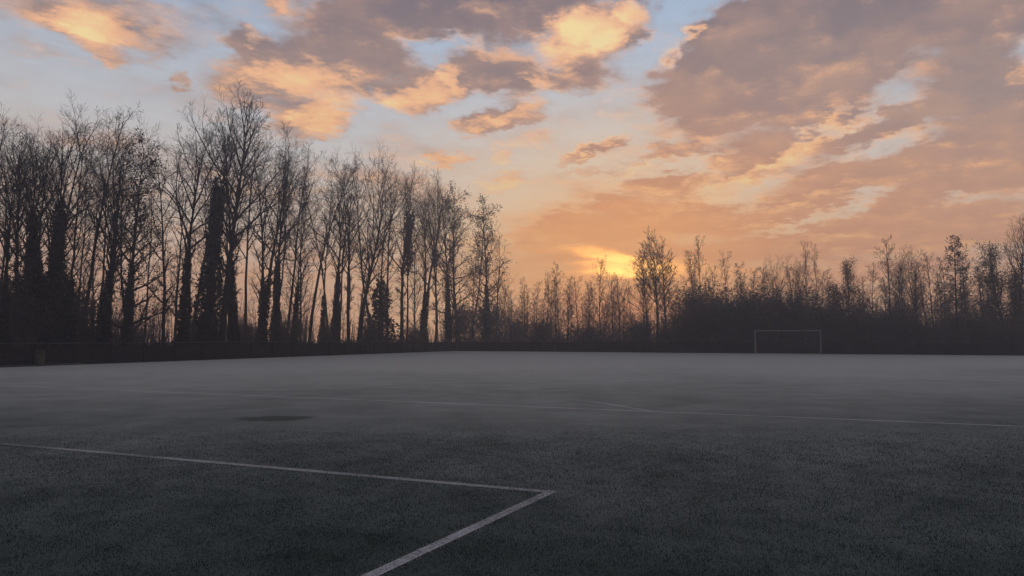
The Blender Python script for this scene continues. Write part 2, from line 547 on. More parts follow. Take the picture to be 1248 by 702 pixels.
TURF = (0.015, 0.033, 0.025)
M_TURF = turf_material('frosted_turf', TURF, (0.084, 0.098, 0.110), 1.40)
M_BLADE = turf_material('frosted_blade', (0.015, 0.033, 0.025), (0.042, 0.059, 0.056), 0.15)
M_LINE = turf_material('painted_turf', TURF, (0.20, 0.20, 0.21), 1.25, paint=(0.52, 0.52, 0.53))
M_LINEFAR = turf_material('faint_painted_turf', TURF, (0.12, 0.13, 0.135), 1.3, paint=(0.47, 0.48, 0.49))
M_EARTH = mottled('leaf_litter', (0.022, 0.018, 0.013), (0.05, 0.042, 0.03), 1.2, 1.0, 0.8)

# ---------------------------------------------------------------- the pitch: its corner and its two directions
CORNER = Vector((-6.3, 86.7, 0))
U = Vector((0.918, -0.397, 0)).normalized()      # along the far goal line, to the right
V = Vector((0.397, 0.918, 0)).normalized()       # away from the camera, along the left touchline


def on_pitch(a, b, z=0.0):
    """a metres right of the left fence, b metres nearer than the far fence"""
    p = CORNER + U * a - V * b
    return Vector((p.x, p.y, z))


def sheet(name, pts, z, mat, parent=None, **props):
    me = bpy.data.meshes.new(name)
    me.from_pydata([(p[0], p[1], z) for p in pts], [], [tuple(range(len(pts)))])
    me.materials.append(mat)
    return link(name, me, parent, **props)


gsz = 235
sheet('ground', [(-gsz, -60), (gsz, -60), (gsz, gsz), (-gsz, gsz)], -0.03, M_EARTH, kind='structure')
sheet('football_pitch', [on_pitch(-0.3, -0.3), on_pitch(-0.3, 118), on_pitch(105, 118), on_pitch(105, -0.3)], 0.0, M_TURF, kind='structure')

# ---------------------------------------------------------------- grass blades near the camera (short frosted turf)
rngG = np.random.default_rng(11)


def blade_mesh(xy, h, wdt, z0=0.0, rng=rngG):
    n = len(xy)
    a = rng.uniform(0, 2 * math.pi, n)
    lean = rng.uniform(0.1, 0.9, n) * h
    la = rng.uniform(0, 2 * math.pi, n)
    side = np.stack([np.cos(a) * wdt, np.sin(a) * wdt, np.zeros(n)], 1)
    base = np.stack([xy[:, 0], xy[:, 1], np.full(n, z0)], 1)
    tip = base + np.stack([np.cos(la) * lean, np.sin(la) * lean, h], 1)
    v = np.stack([base - side, base + side, tip], 1).reshape(-1, 3)
    return v, np.arange(n * 3).reshape(-1, 3)


def scatter_wedge(y0, y1, n, rng=rngG):
    y = y0 + (y1 - y0) * rng.uniform(0, 1, n) ** 1.35
    x = rng.uniform(-1, 1, n) * (0.74 * y + 0.8)
    return np.stack([x, y], 1)


# painted lines: (start a,b) (end a,b) in pitch metres, from the photograph's geometry
LW = 0.105
LINES = [
    [(-12.456, 13.329), (0.446, 7.749)],
    [(0.419, 7.823), (-3.625, -0.281)],
    [(-26.216, 28.730), (-10.247, 21.824), (-1.896, 18.212), (3.126, 16.040), (9.253, 13.390), (11.886, 12.252)],
    [(1.593, 19.035), (2.002, 18.553), (2.366, 17.766), (2.651, 17.082), (2.869, 16.506), (3.049, 16.019)],
]


def seg_dist(xy, p, q):
    p, q = np.array(p[:2]), np.array(q[:2])
    d = q - p
    t = np.clip(((xy - p) @ d) / (d @ d), 0, 1)
    return np.linalg.norm(xy - (p + t[:, None] * d), axis=1)


bands = [(4.0, 15.0, 520000, 0.014, 0.0021)]
gv, gf, off = [], [], 0
for y0, y1, n, h, wd in bands:
    xy = scatter_wedge(y0, y1, n)
    # turf grows in tufts: thin it by a rough cell pattern
    cell = np.sin(xy[:, 0] * 7.3 + 2.1 * np.sin(xy[:, 1] * 3.1)) * np.sin(xy[:, 1] * 6.1 + 1.7 * np.sin(xy[:, 0] * 2.7))
    keep = rngG.uniform(-1.3, 1.0, len(xy)) < cell * 0.7 + 0.35
    for L in LINES:
        for p, q in zip(L[:-1], L[1:]):
            keep &= seg_dist(xy, p, q) > LW * 0.5
    xy = xy[keep]
    wd = wd * (xy[:, 1] / 6.0) ** 0.6
    hh = h * np.clip((y1 - xy[:, 1]) / 5.0, 0.15, 1.0) * rngG.uniform(0.45, 1.25, len(xy))
    v, f = blade_mesh(xy, hh, wd * rngG.uniform(0.7, 1.3, len(xy)))
    gv.append(v); gf.append(f + off); off += len(v)
link('grass', mesh_from('grass', np.concatenate(gv), np.concatenate(gf), mats=[M_BLADE]), kind='stuff',
     label='short frosted grass of the pitch in front of the white line corner', category='grass')

for li, (name, L) in enumerate(zip(LINE_NAMES, LINES)):
    vv, ff, base = [], [], 0
    quads = []
    for k in range(len(L)):
        p = np.array(L[k][:2])
        a = np.array(L[max(k - 1, 0)][:2]); b = np.array(L[min(k + 1, len(L) - 1)][:2])
        t = (b - a) / np.linalg.norm(b - a)
        nrm = np.array([-t[1], t[0]])
        for s in (-1, 1):
            vv.append((*(p + nrm * s * LW / 2), (0.0045 if li < 2 else 0.002) + 0.0007 * li))
        if k:
            quads.append((2 * k - 2, 2 * k - 1, 2 * k + 1, 2 * k))
    V0 = np.array(vv); tri = np.zeros((0, 3), int)
    # painted blades standing in the line
    pts = []
    for p, q in zip(L[:-1], L[1:]):
        p = np.array(p[:2]); q = np.array(q[:2])
        ln = np.linalg.norm(q - p)
        mid = np.linalg.norm((p + q) / 2)
        if mid > 14 or ln < 1e-6:
            continue
        m_ = int(ln * 1100)
        t = rngG.uniform(0, 1, m_)
        nn = np.array([-(q - p)[1], (q - p)[0]]) / ln
        w = rngG.normal(0, 0.34, m_).clip(-0.78, 0.78)
        pts.append(p + t[:, None] * (q - p) + (w * LW)[:, None] * nn)
    if pts:
        pts = np.concatenate(pts)
        bv, bf = blade_mesh(pts, 0.012 * rngG.uniform(0.5, 1.2, len(pts)), 0.0045 * rngG.uniform(0.7, 1.3, len(pts)))
        tri = bf + len(V0)
        V0 = np.concatenate([V0, bv])
    link(name, mesh_from(name, V0, tri, np.array(quads), mats=[M_LINE if pts is not None and len(pts) else M_LINEFAR]), kind='structure')

# ---------------------------------------------------------------- boards, bars
def box_mesh(name, sx, sy, sz, mat, bevel=0.006):
    import bmesh
    bm = bmesh.new()
    bmesh.ops.create_cube(bm, size=1.0)
    for v in bm.verts:
        v.co = Vector((v.co.x * sx, v.co.y * sy, (v.co.z + 0.5) * sz))
    if bevel:
        bmesh.ops.bevel(bm, geom=bm.edges[:], offset=bevel, segments=1, affect='EDGES', profile=0.5)
    me = bpy.data.meshes.new(name)
    bm.to_mesh(me)
    bm.free()
    me.materials.append(mat)
    return me


rngF = random.Random(3)


def fence(label, p0, direction, bays, bay=2.4, toprail=0):
    root = link('timber_fence', None, label=label, category='fence', group='dark timber fences round the pitch')
    root.location = p0
    root.rotation_euler = (0, 0, math.atan2(direction.y, direction.x))
    post = box_mesh('post', 0.11, 0.11, 1.27, M_TIMBER)
    boards = [box_mesh('board', bay - 0.012, 0.028, 0.225 + 0.01 * k, M_TIMBER, 0.003) for k in range(3)]
    rail = box_mesh('top_rail', bay - 0.006, 0.10, 0.05, M_GALV)
    low = box_mesh('gravel_board', bay - 0.12, 0.035, 0.16, M_TIMBER, 0.003)
    for k in range(bays + 1):
        o = link('post', post, root)
        o.location = (k * bay, 0, -0.05)
        o.rotation_euler = (rngF.uniform(-0.012, 0.012), rngF.uniform(-0.012, 0.012), 0)
    for k in range(bays):
        x = (k + 0.5) * bay
        z = 0.02
        for j in range(4):
            o = link('board', boards[j % 3], root)
            o.location = (x, 0.075 + rngF.uniform(-0.002, 0.002), z + rngF.uniform(-0.008, 0.008))
            o.rotation_euler = (0, rngF.uniform(-0.004, 0.004), 0)
            z += 0.262
        o = link('top_rail', rail, root)
        o.location = (x, 0.0, 1.225 + rngF.uniform(-0.006, 0.006))
        o.rotation_euler = (0, rngF.uniform(-0.003, 0.003), 0)
    return root


fence('long dark timber fence below the tall bare trees, from left edge to far corner', on_pitch(-0.75, 64.0), V, 27)
fence('far dark timber fence behind the goal, along the foot of the hazy wood', on_pitch(-0.4, -0.95), U, 40)

# low kerb rail at the foot of the left fence
kerb = box_mesh('kerb_rail', 14.0, 0.06, 0.10, M_GALV, 0.004)
o = link('kerb_rail', kerb, None, label='low pale kerb rail at the foot of the left fence beside the bin', category='kerb rail')
pk = on_pitch(-0.45, 54.0)
o.location = (pk.x, pk.y, 0.0)
o.rotation_euler = (0, 0, math.atan2(V.y, V.x))

# litter bin in front of the left fence
def lathe(name, prof, sides, mat):
    vs, qs = [], []
    for r, z in prof:
        for k in range(sides):
            a = k * 2 * math.pi / sides
            vs.append((r * math.cos(a), r * math.sin(a), z))
    for i in range(len(prof) - 1):
        for k in range(sides):
            k2 = (k + 1) % sides
            qs.append((i * sides + k, i * sides + k2, (i + 1) * sides + k2, (i + 1) * sides + k))
    return mesh_from(name, vs, None, qs, mats=[mat])


root = link('litter_bin', None, label='dull dark-yellow litter bin standing against the left fence', category='litter bin')
pb = on_pitch(0.1, 49.86)
root.location = (pb.x, pb.y, 0)
link('body', lathe('body', [(0.001, 0.02), (0.17, 0.02), (0.185, 0.05), (0.235, 0.70), (0.225, 0.70), (0.18, 0.10)], 20, M_BIN), root)
link('rim', lathe('rim', [(0.238, 0.67), (0.252, 0.675), (0.252, 0.72), (0.236, 0.73), (0.225, 0.705)], 20, M_BIN), root)
link('lid', lathe('lid', [(0.246, 0.725), (0.24, 0.78), (0.18, 0.84), (0.09, 0.87), (0.001, 0.875)], 20, M_BINLID), root)

# ---------------------------------------------------------------- goal
def goal():
    root = link('football_goal', None, label='pale grey framed football goal in front of the far fence', category='goal')
    root.location = (GOAL_X, GOAL_Y, 0)
    root.rotation_euler = (0, 0, math.atan2(U.y, U.x))
    w, h, dep, r = GOAL_W, 2.30, 1.0, 0.06

    def bar(name, segs, rad, sides=12, mat=M_WHITE):
        s = [(*p, *q, rad, rad) for p, q in segs]
        v, q = tubes(s, sides)
        return link(name, mesh_from(name, v, None, q, mats=[mat]), root)
    for sx in (-1, 1):
        bar('post', [((sx * w / 2, 0, -0.02), (sx * w / 2, 0, h))], r)
        bar('stanchion', [((sx * w / 2, 0.05, h - 0.03), (sx * w / 2, 0.75, h - 0.06)), ((sx * w / 2, 0.75, h - 0.06), (sx * w / 2, dep, 0.03)), ((sx * w / 2, dep, 0.03), (sx * w / 2, 0.08, 0.03))], 0.022, 8)
    bar('crossbar', [((-w / 2 - r, 0, h - r), (w / 2 + r, 0, h - r))], r)
    bar('ground_bar', [((-w / 2, dep, 0.03), (w / 2, dep, 0.03))], 0.022, 8)
    # net
    st = []
    nx = int(w / 0.12)
    top, brk, bot = (0.08, h - 0.10), (0.75, h - 0.10), (dep, 0.05)

    def sag(x, s):
        return -0.05 * math.sin(math.pi * s) * (1 + 0.4 * math.sin(x * 3.1))
    path = [(top[0] + (brk[0] - top[0]) * k / 5, top[1] + sag(0, k / 5)) for k in range(6)]
    path += [(brk[0] + (bot[0] - brk[0]) * k / 18 + 0.05 * math.sin(math.pi * k / 18), brk[1] + (bot[1] - brk[1]) * k / 18) for k in range(1, 19)]
    for i in range(nx + 1):
        x = -w / 2 + w * i / nx
        for (a, b) in zip(path[:-1], path[1:]):
            st.append((x, a[0], a[1], x, b[0], b[1], 0.0035, 0.0035))
    for (a, b) in path:
        st.append((-w / 2, a, b, w / 2, a, b, 0.0035, 0.0035))
    for sx in (-1, 1):
        for k in range(13):
            y = 0.06 + 1.45 * k / 12
            zt = h - 0.10 if y < 0.75 else h - 0.10 + (bot[1] - h + 0.10) * (y - 0.75) / (dep - 0.75)
            st.append((sx * w / 2, y, 0.03, sx * w / 2, y, zt, 0.0035, 0.0035))
        for k in range(19):
            z = 0.05 + (h - 0.15) * k / 18
            ye = 0.75 + (dep - 0.75) * (1 - (z - 0.05) / (h - 0.15))
            st.append((sx * w / 2, 0.06, z, sx * w / 2, ye, z, 0.0035, 0.0035))
    v, q = tubes(st, 3)
    link('net', mesh_from('net', v, None, q, mats=[M_NET]), root)


goal()

# ---------------------------------------------------------------- trees
def frame(d):
    ref = (0, 0, 1) if abs(d[2]) < 0.9 else (1, 0, 0)
    a = (d[1] * ref[2] - d[2] * ref[1], d[2] * ref[0] - d[0] * ref[2], d[0] * ref[1] - d[1] * ref[0])
    l = math.sqrt(a[0] ** 2 + a[1] ** 2 + a[2] ** 2)
    a = (a[0] / l, a[1] / l, a[2] / l)
    b = (d[1] * a[2] - d[2] * a[1], d[2] * a[0] - d[0] * a[2], d[0] * a[1] - d[1] * a[0])
    return a, b


def turn(d, ang, az):
    a, b = frame(d)
    s, c = math.sin(ang), math.cos(ang)
    ca, sa = math.cos(az) * s, math.sin(az) * s
    return (d[0] * c + a[0] * ca + b[0] * sa, d[1] * c + a[1] * ca + b[1] * sa, d[2] * c + a[2] * ca + b[2] * sa)


def nrm(d):
    l = math.sqrt(d[0] ** 2 + d[1] ** 2 + d[2] ** 2) or 1
    return (d[0] / l, d[1] / l, d[2] / l)


class Grower:
    def __init__(self, seed, levels, H):
        self.r = random.Random(seed)
        self.lv = levels
        self.trunk, self.crown, self.tips, self.axis = [], [], [], []
        self.stem = 0
        self.H = H

    def run(self, p, d, L, r0, lvl):
        P, rr = self.lv[lvl], self.r
        n = P['n']
        st = L / n
        rend = r0 * P.get('taper', 0.25)
        pts, dirs = [p], [d]
        for k in range(n):
            w = P['wob']
            d = nrm((d[0] + rr.gauss(0, w), d[1] + rr.gauss(0, w), d[2] + rr.gauss(0, w) + P['up']))
            q = (p[0] + d[0] * st, p[1] + d[1] * st, p[2] + d[2] * st)
            ra = r0 + (rend - r0) * (k / n) ** P.get('pow', 1.0)
            rb = r0 + (rend - r0) * ((k + 1) / n) ** P.get('pow', 1.0)
            seg = (*p, *q, ra, rb)
            (self.trunk if lvl == 0 else self.crown).append((self.stem if lvl == 0 else lvl, seg))
            if lvl == 0:
                self.axis.append((q, ra, self.stem))
            p = q
            pts.append(p); dirs.append(d)
        if lvl + 1 >= len(self.lv):
            self.tips.append(p)
            return
        Q = self.lv[lvl + 1]
        cnt = Q['cnt'] if lvl == 0 else max(1, int(round(Q['cnt'] * (0.6 + 0.4 * L / P.get('Lref', L)) + rr.uniform(-0.5, 0.5))))
        az = rr.uniform(0, 6.28)
        for i in range(cnt):
            t = Q['t0'] + (Q['t1'] - Q['t0']) * ((i + rr.uniform(0, 1)) / cnt) ** Q.get('tp', 1.0)
            f = min(t * n, n - 1e-4)
            k = int(f)
            f -= k
            a, b = pts[k], pts[k + 1]
            q = (a[0] + (b[0] - a[0]) * f, a[1] + (b[1] - a[1]) * f, a[2] + (b[2] - a[2]) * f)
            az += 2.4 + rr.uniform(-0.5, 0.5)
            ang = Q['a0'] + (Q['a1'] - Q['a0']) * t + rr.gauss(0, 0.12)
            cd = turn(dirs[k + 1], ang, az)
            ln = Q['len'](t) * L * rr.uniform(0.65, 1.25)
            rc = min(r0 * (1 - 0.75 * t) * Q['rr'], 0.1 * ln + 0.004)
            self.run(q, cd, ln, max(rc, Q.get('rmin', 0.006)), lvl + 1)
        if P.get('tipfork'):
            for i in range(P['tipfork']):
                cd = turn(d, rr.uniform(0.15, 0.45), rr.uniform(0, 6.28))
                self.run(p, cd, Q['len'](1.0) * L * rr.uniform(0.8, 1.2), max(rend * 0.8, 0.006), lvl + 1)


def lev(n, wob, up, cnt=0, t0=0, t1=1, a0=0.8, a1=0.5, length=None, rr=0.5, **k):
    return dict(n=n, wob=wob, up=up, cnt=cnt, t0=t0, t1=t1, a0=a0, a1=a1, len=length, rr=rr, **k)


TW = 0.0085        # twig radius
PROTO = {}


def proto(key, seed, stems, levels, H=18.0, ivy=None, leaves=0, leaf=0.10, leaf_mat=None, leaf_spread=0.35):
    g = Grower(seed, levels, H)
    for (bx, by, dx, dy, L, r) in stems:
        g.run((bx, by, -0.15), nrm((dx, dy, 1.0)), L, r, 0)
        g.stem += 1
    rng = np.random.default_rng(seed)
    me_trunk = []
    for k in range(len(stems)):
        v, q = tubes([s for i, s in g.trunk if i == k], 8 if len(stems) < 6 else 5)
        me_trunk.append(mesh_from('trunk', v, None, q, mats=[M_BARK]))
    zs = np.sort(np.array([s[5] for _, s in g.crown]))
    H = max(float(zs[int(len(zs) * 0.997) - 1]), max(a[2] for a, _, _ in g.axis))          # height of the crown's top
    vs, qs, off = [], [], 0
    for lo, hi, sides in ((1, 1, 5), (2, 9, 3)):
        sg = [s for l, s in g.crown if lo <= l <= hi]
        if sg:
            v, q = tubes(sg, sides)
            vs.append(v); qs.append(q + off); off += len(v)
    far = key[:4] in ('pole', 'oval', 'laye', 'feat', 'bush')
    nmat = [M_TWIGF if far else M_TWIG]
    if leaves:
        tips = np.array(g.tips)
        c = tips[rng.integers(0, len(tips), leaves)] + rng.normal(0, leaf_spread, (leaves, 3))
        lv_, lq = leaf_tris(c, leaf, rng)
        vs.append(lv_); qs.append(lq + off); off += len(lv_)
        nmat = [leaf_mat or M_TWIG]
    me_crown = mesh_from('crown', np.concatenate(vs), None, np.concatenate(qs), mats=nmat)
    me_ivy = None
    if ivy:
        hi, rad, cnt, lo = (*ivy, 0.0)[:4]
        pts = np.array([a for a, r, k in g.axis]); rs = np.array([r for a, r, k in g.axis]); ks = np.array([k for a, r, k in g.axis])
        ok = np.nonzero((ks[1:] == ks[:-1]) & (pts[:-1, 2] < hi))[0]
        c, zt, rr_ = [], [], []
        zc = (hi * rng.beta(1.0, 1.35, cnt) if lo == 0 else lo + (hi - lo) * rng.beta(2.2, 1.8, cnt))               # thick below, thinning upwards
        stem = rng.integers(0, len(stems), cnt)
        for z_, k_ in zip(zc, stem):
            col_ = np.nonzero(ks == k_)[0]
            zz_ = pts[col_, 2]
            c.append((np.interp(z_, zz_, pts[col_, 0]), np.interp(z_, zz_, pts[col_, 1]), z_))
            rr_.append(np.interp(z_, zz_, rs[col_]))
        c = np.array(c); rr_ = np.array(rr_)
        zt = zc / hi
        th = rng.uniform(0, 2 * math.pi, cnt)
        bulge = 1 + 0.30 * np.sin(zt * 13 + seed + stem) + 0.25 * np.sin(zt * 29 + th * 2)
        rad_ = rr_ + rad * ((1.2 - 0.95 * zt) if lo == 0 else 0.9) * bulge * np.sqrt(rng.uniform(0.02, 1, cnt)) * rng.choice([1, 1, 1, 1.45], cnt)
        c = c + np.stack([np.cos(th) * rad_, np.sin(th) * rad_, rng.normal(0, 0.15, cnt)], 1)
        c[:, 2] = np.abs(c[:, 2])
        ok = slice(None)
        v, q = leaf_tris(c[ok], 0.11, rng)
        me_ivy = mesh_from('ivy', v, None, q, mats=[M_IVY])
    PROTO[key] = (H, me_trunk, me_crown, me_ivy)


def limbs(cnt, t0, t1, a0, a1, ln, up=0.10, rr=0.55, n=6, wob=0.13, tp=1.0):
    return lev(n, wob, up, cnt, t0, t1, a0, a1, ln, rr, tp=tp, taper=0.2)


def subs(cnt, ln=0.42, a0=0.9, a1=0.6, up=0.06, rr=0.6, n=4, wob=0.16, rmin=0.010):
    return lev(n, wob, up, cnt, 0.2, 1.0, a0, a1, lambda t: ln * (1.15 - 0.6 * t), rr, rmin=rmin, taper=0.4)


def twigs(cnt, ln=0.45, a0=0.9, a1=0.6, up=0.05, n=2, rmin=None, wob=0.15):
    return lev(n, wob, up, cnt, 0.15, 1.0, a0, a1, lambda t: ln * (1.15 - 0.5 * t), 0.6, rmin=rmin or TW, taper=0.55)


def sprays(cnt, ln=0.55, rmin=None, n=1, a0=0.75, a1=0.45):
    return lev(n, 0.12, 0.03, cnt, 0.2, 1.0, a0, a1, lambda t: ln, 0.6, rmin=rmin or TW * 0.8, taper=0.6)


def trunk(n=14, wob=0.025, up=0.02, taper=0.15, pow=0.8, **k):
    return lev(n, wob, up, taper=taper, pow=pow, **k)


# limb length along the stem: short suckers below, full limbs in the crown
def prof(lo, peak, top, t_low=0.44, t_peak=0.66):
    def f(t):
        if t < t_low:
            return lo * (0.5 + 0.5 * t / t_low)
        if t < t_peak:
            return lo + (peak - lo) * (t - t_low) / (t_peak - t_low)
        return peak + (top - peak) * (t - t_peak) / (1 - t_peak)
    return f


# tall alder with a vase-shaped crown
for i, sd in enumerate((21, 22, 23)):
    proto('vase%d' % i, sd, [(0, 0, 0.0, 0.0, 15.5, 0.29)],
          [trunk(14, 0.028, 0.015, 0.10), limbs(30, 0.12, 0.99, 1.0, 0.42, prof(0.06, 0.50, 0.26), 0.09), subs(7, 0.42), twigs(6, 0.47), sprays(4)],
          ivy=(8.5, 0.24, 3200))
# narrow leader, ascending limbs
for i, sd in enumerate((31, 32)):
    proto('lance%d' % i, sd, [(0, 0, 0.01, 0.0, 17.5, 0.27)],
          [trunk(16, 0.022, 0.02, 0.06), limbs(36, 0.12, 0.99, 0.95, 0.45, prof(0.06, 0.36, 0.13, 0.38, 0.55), 0.12), subs(6, 0.44), twigs(6, 0.47), sprays(4)],
          ivy=(8.0, 0.26, 3200))
# several stems spreading from one stool
for i, sd in enumerate((41, 42)):
    proto('spread%d' % i, sd, [(-0.35, 0, -0.16, 0.05, 15.0, 0.17), (0.1, 0.2, 0.02, 0.02, 16.5, 0.2), (0.45, -0.1, 0.14, -0.04, 14.5, 0.16), (0.2, 0.4, 0.26, 0.1, 12.0, 0.12)],
          [trunk(12, 0.035, 0.03, 0.12), limbs(14, 0.15, 0.99, 0.95, 0.45, prof(0.06, 0.36, 0.18), 0.10), subs(6, 0.44), twigs(6, 0.47), sprays(3)],
          ivy=(8.0, 0.45, 4600))
# ivy-laden tree
for i, sd in enumerate((45, 46)):
    proto('laden%d' % i, sd, [(0, 0, 0.02, 0.0, 15.0, 0.26)],
          [trunk(13, 0.03, 0.015, 0.10), limbs(26, 0.15, 0.99, 0.95, 0.4, prof(0.06, 0.42, 0.22), 0.10), subs(7, 0.42), twigs(6, 0.47), sprays(3)],
          ivy=(11.5, 0.80, 9500))
# thin leaning tree with few limbs
proto('lean0', 51, [(0, 0, -0.06, 0.0, 16.5, 0.18)],
      [trunk(16, 0.040, 0.012, 0.12), limbs(20, 0.22, 0.99, 1.05, 0.5, lambda t: 0.22 * (0.8 + 0.5 * t), 0.05), subs(6, 0.45), twigs(6, 0.47), sprays(3)])
proto('lean1', 52, [(0, 0, 0.07, 0.02, 16.5, 0.14)],
      [trunk(16, 0.045, 0.012, 0.12), limbs(26, 0.18, 0.99, 0.95, 0.5, lambda t: 0.22 * (0.6 + 0.6 * t), 0.08), subs(6, 0.45), twigs(6, 0.47), sprays(3)],
      ivy=(6.5, 0.25, 1800))
# forked trunk
for i, sd in enumerate((61, 62)):
    proto('fork%d' % i, sd, [(0, 0, 0.05, 0.0, 17.0, 0.25), (0.03, 0, -0.05, 0.03, 16.0, 0.21)],
          [trunk(15, 0.035, 0.018, 0.10), limbs(18, 0.15, 0.99, 0.95, 0.42, prof(0.06, 0.38, 0.18), 0.10), subs(6, 0.44), twigs(6, 0.47), sprays(4)],
          ivy=(6.5, 0.22, 3200))
# broad round crown, dense
for i, sd in enumerate((71, 72)):
    proto('round%d' % i, sd, [(0, 0, 0.02, 0.0, 14.0, 0.28)],
          [trunk(12, 0.03, 0.01, 0.14), limbs(32, 0.14, 1.0, 1.0, 0.34, prof(0.06, 0.58, 0.36, 0.40, 0.70), 0.08), subs(7, 0.44), twigs(6, 0.47), sprays(4)],
          ivy=(8.0, 0.26, 3200))
# dark clumped crown of alder cones and old leaves
for i, sd in enumerate((81, 82)):
    proto('clump%d' % i, sd, [(0, 0, 0.0, 0.0, 16.8, 0.24)],
          [trunk(14, 0.025, 0.02, 0.06), limbs(38, 0.12, 0.99, 1.15, 0.75, lambda t: 0.19 * (1.25 - 0.75 * t), 0.03), subs(7, 0.45), twigs(6, 0.5), sprays(3)],
          leaves=3000, leaf=0.09, leaf_mat=M_TWIG, leaf_spread=0.22, ivy=(7.5, 0.24, 2600))
# dead stem wrapped in ivy to its knobbed top
proto('snag0', 91, [(0, 0, -0.015, 0.0, 11.3, 0.3)],
      [trunk(10, 0.02, 0.01, 0.55), limbs(6, 0.3, 0.95, 1.3, 1.2, lambda t: 0.05, 0.0), twigs(3, 0.5)], H=11.3, ivy=(11.6, 0.50, 6000))
proto('snag1', 92, [(0, 0, 0.02, 0.0, 5.0, 0.22)],
      [trunk(8, 0.03, 0.01, 0.5), limbs(5, 0.3, 0.95, 1.3, 1.2, lambda t: 0.12, 0.0), twigs(3, 0.5)], H=5.0, ivy=(5.2, 0.75, 2600))
# slim stem with a bulge of ivy high up
proto('bulge0', 95, [(0, 0, 0.03, 0.0, 15.5, 0.13)],
      [trunk(14, 0.03, 0.02, 0.12), limbs(17, 0.30, 0.99, 0.85, 0.42, lambda t: 0.24 * (1.2 - 0.7 * t), 0.10), subs(5, 0.44), twigs(5, 0.5), sprays(2)], ivy=(12.6, 0.38, 1700, 6.6))
# slim young poles
PT = 0.014
for i, sd in enumerate((101, 102, 103, 104)):
    proto('pole%d' % i, sd, [(0, 0, 0.02 * (i - 1.5), 0.0, 11.5, 0.09 + 0.01 * i)],
          [trunk(12, 0.03, 0.02, 0.12), limbs(26, 0.15, 0.99, 0.9, 0.45, lambda t: 0.21 * (1.2 - 0.7 * t), 0.10, 0.5, 4), subs(6, 0.5, rmin=PT), twigs(5, 0.55, rmin=PT)], H=12.0)
# slim poles for the back of the left wood
for i, sd in enumerate((111, 112, 113)):
    proto('slim%d' % i, sd, [(0, 0, 0.03 * (i - 1), 0.0, 15.5, 0.14)],
          [trunk(14, 0.03, 0.02, 0.12), limbs(15, 0.46, 0.99, 0.85, 0.42, lambda t: 0.24 * (1.2 - 0.7 * t), 0.10), subs(5, 0.44), twigs(5, 0.5), sprays(2)], H=16.5, ivy=(5.5, 0.22, 1200))
# upswept oval crown on bare stems
proto('oval0', 121, [(-0.5, 0, 0.01, 0.02, 12.0, 0.14), (0.5, 0.3, 0.03, 0.0, 13.6, 0.16), (1.5, 0, 0.02, -0.02, 12.2, 0.13)],
      [trunk(12, 0.018, 0.03, 0.10), limbs(24, 0.40, 0.99, 0.95, 0.40, lambda t: 0.36 * (1.2 - 0.75 * t), 0.12), subs(6, 0.4, 0.6, 0.4, rmin=PT), twigs(5, 0.5, 0.6, 0.4, rmin=PT), sprays(2, rmin=0.012)], H=14.0)
# layered conifer-like tree
proto('layer0', 131, [(0, 0, 0.0, 0.0, 13.6, 0.17)],
      [trunk(14, 0.012, 0.02, 0.05), limbs(46, 0.22, 0.985, 1.45, 1.05, lambda t: 0.16 * (1.25 - 1.05 * t), 0.02, 0.4, 5, 0.08), subs(6, 0.40, 0.9, 0.7, 0.0, rmin=PT), twigs(5, 0.5, rmin=PT)], H=13.6,
      leaves=1800, leaf=0.10, leaf_mat=M_TWIGF, leaf_spread=0.15)
# dense dark crown
for i, sd in enumerate((141, 142)):
    proto('dense%d' % i, sd, [(0, 0, 0.0, 0.0, 10.8, 0.17), (0.3, 0.2, 0.12, 0.05, 8.0, 0.1)],
          [trunk(10, 0.03, 0.02, 0.10), limbs(30, 0.25, 0.99, 1.0, 0.45, lambda t: 0.30 * (1.15 - 0.75 * t), 0.10), subs(6, 0.42, rmin=PT), twigs(5, 0.5, rmin=PT)], H=12.0,
          leaves=12000, leaf=0.06, leaf_mat=M_EVERGREEN, leaf_spread=0.30)
# tall bare feathery tree
for i, sd in enumerate((151, 152)):
    proto('feather%d' % i, sd, [(0, 0, 0.02 * i, 0.0, 13.4, 0.14)],
          [trunk(14, 0.025, 0.02, 0.08), limbs(30, 0.20, 0.99, 0.95, 0.55, lambda t: 0.25 * (1.2 - 0.8 * t), 0.09), subs(6, 0.42, rmin=0.013), twigs(5, 0.5, rmin=0.013), sprays(2, rmin=0.011)], H=14.0)
# bushes
for i, sd in enumerate((161, 162, 163)):
    rr_ = random.Random(sd)
    stems = [(rr_.uniform(-1, 1), rr_.uniform(-0.8, 0.8), rr_.uniform(-0.45, 0.45), rr_.uniform(-0.4, 0.4), rr_.uniform(2.6, 4.4), 0.045) for _ in range(12)]
    proto('bush%d' % i, sd, stems, [trunk(6, 0.08, 0.05, 0.2), limbs(9, 0.15, 0.98, 0.9, 0.6, lambda t: 0.40 * (1.15 - 0.5 * t), 0.08, n=3), subs(4, 0.5, rmin=PT), twigs(4, 0.55, rmin=PT)], H=4.4,
          leaves=9000, leaf=0.045, leaf_mat=M_BRUSHF, leaf_spread=0.28)


def plant(x, y, H, key, rot, wide, ivy, label, group, name='bare_tree', cat='tree'):
    H0, mt, mc, mi = PROTO[key]
    root = link(name, None, label=label, category=cat, group=group)
    root.location = (x, y, -0.03)
    root.rotation_euler = (0, 0, rot)
    s = H / H0
    root.scale = (s * wide, s * wide, s)
    for t_ in mt:
        link('trunk', t_, root)
    link('crown', mc, root)
    if ivy and mi is not None:
        o = link('ivy', mi, root)
    return root


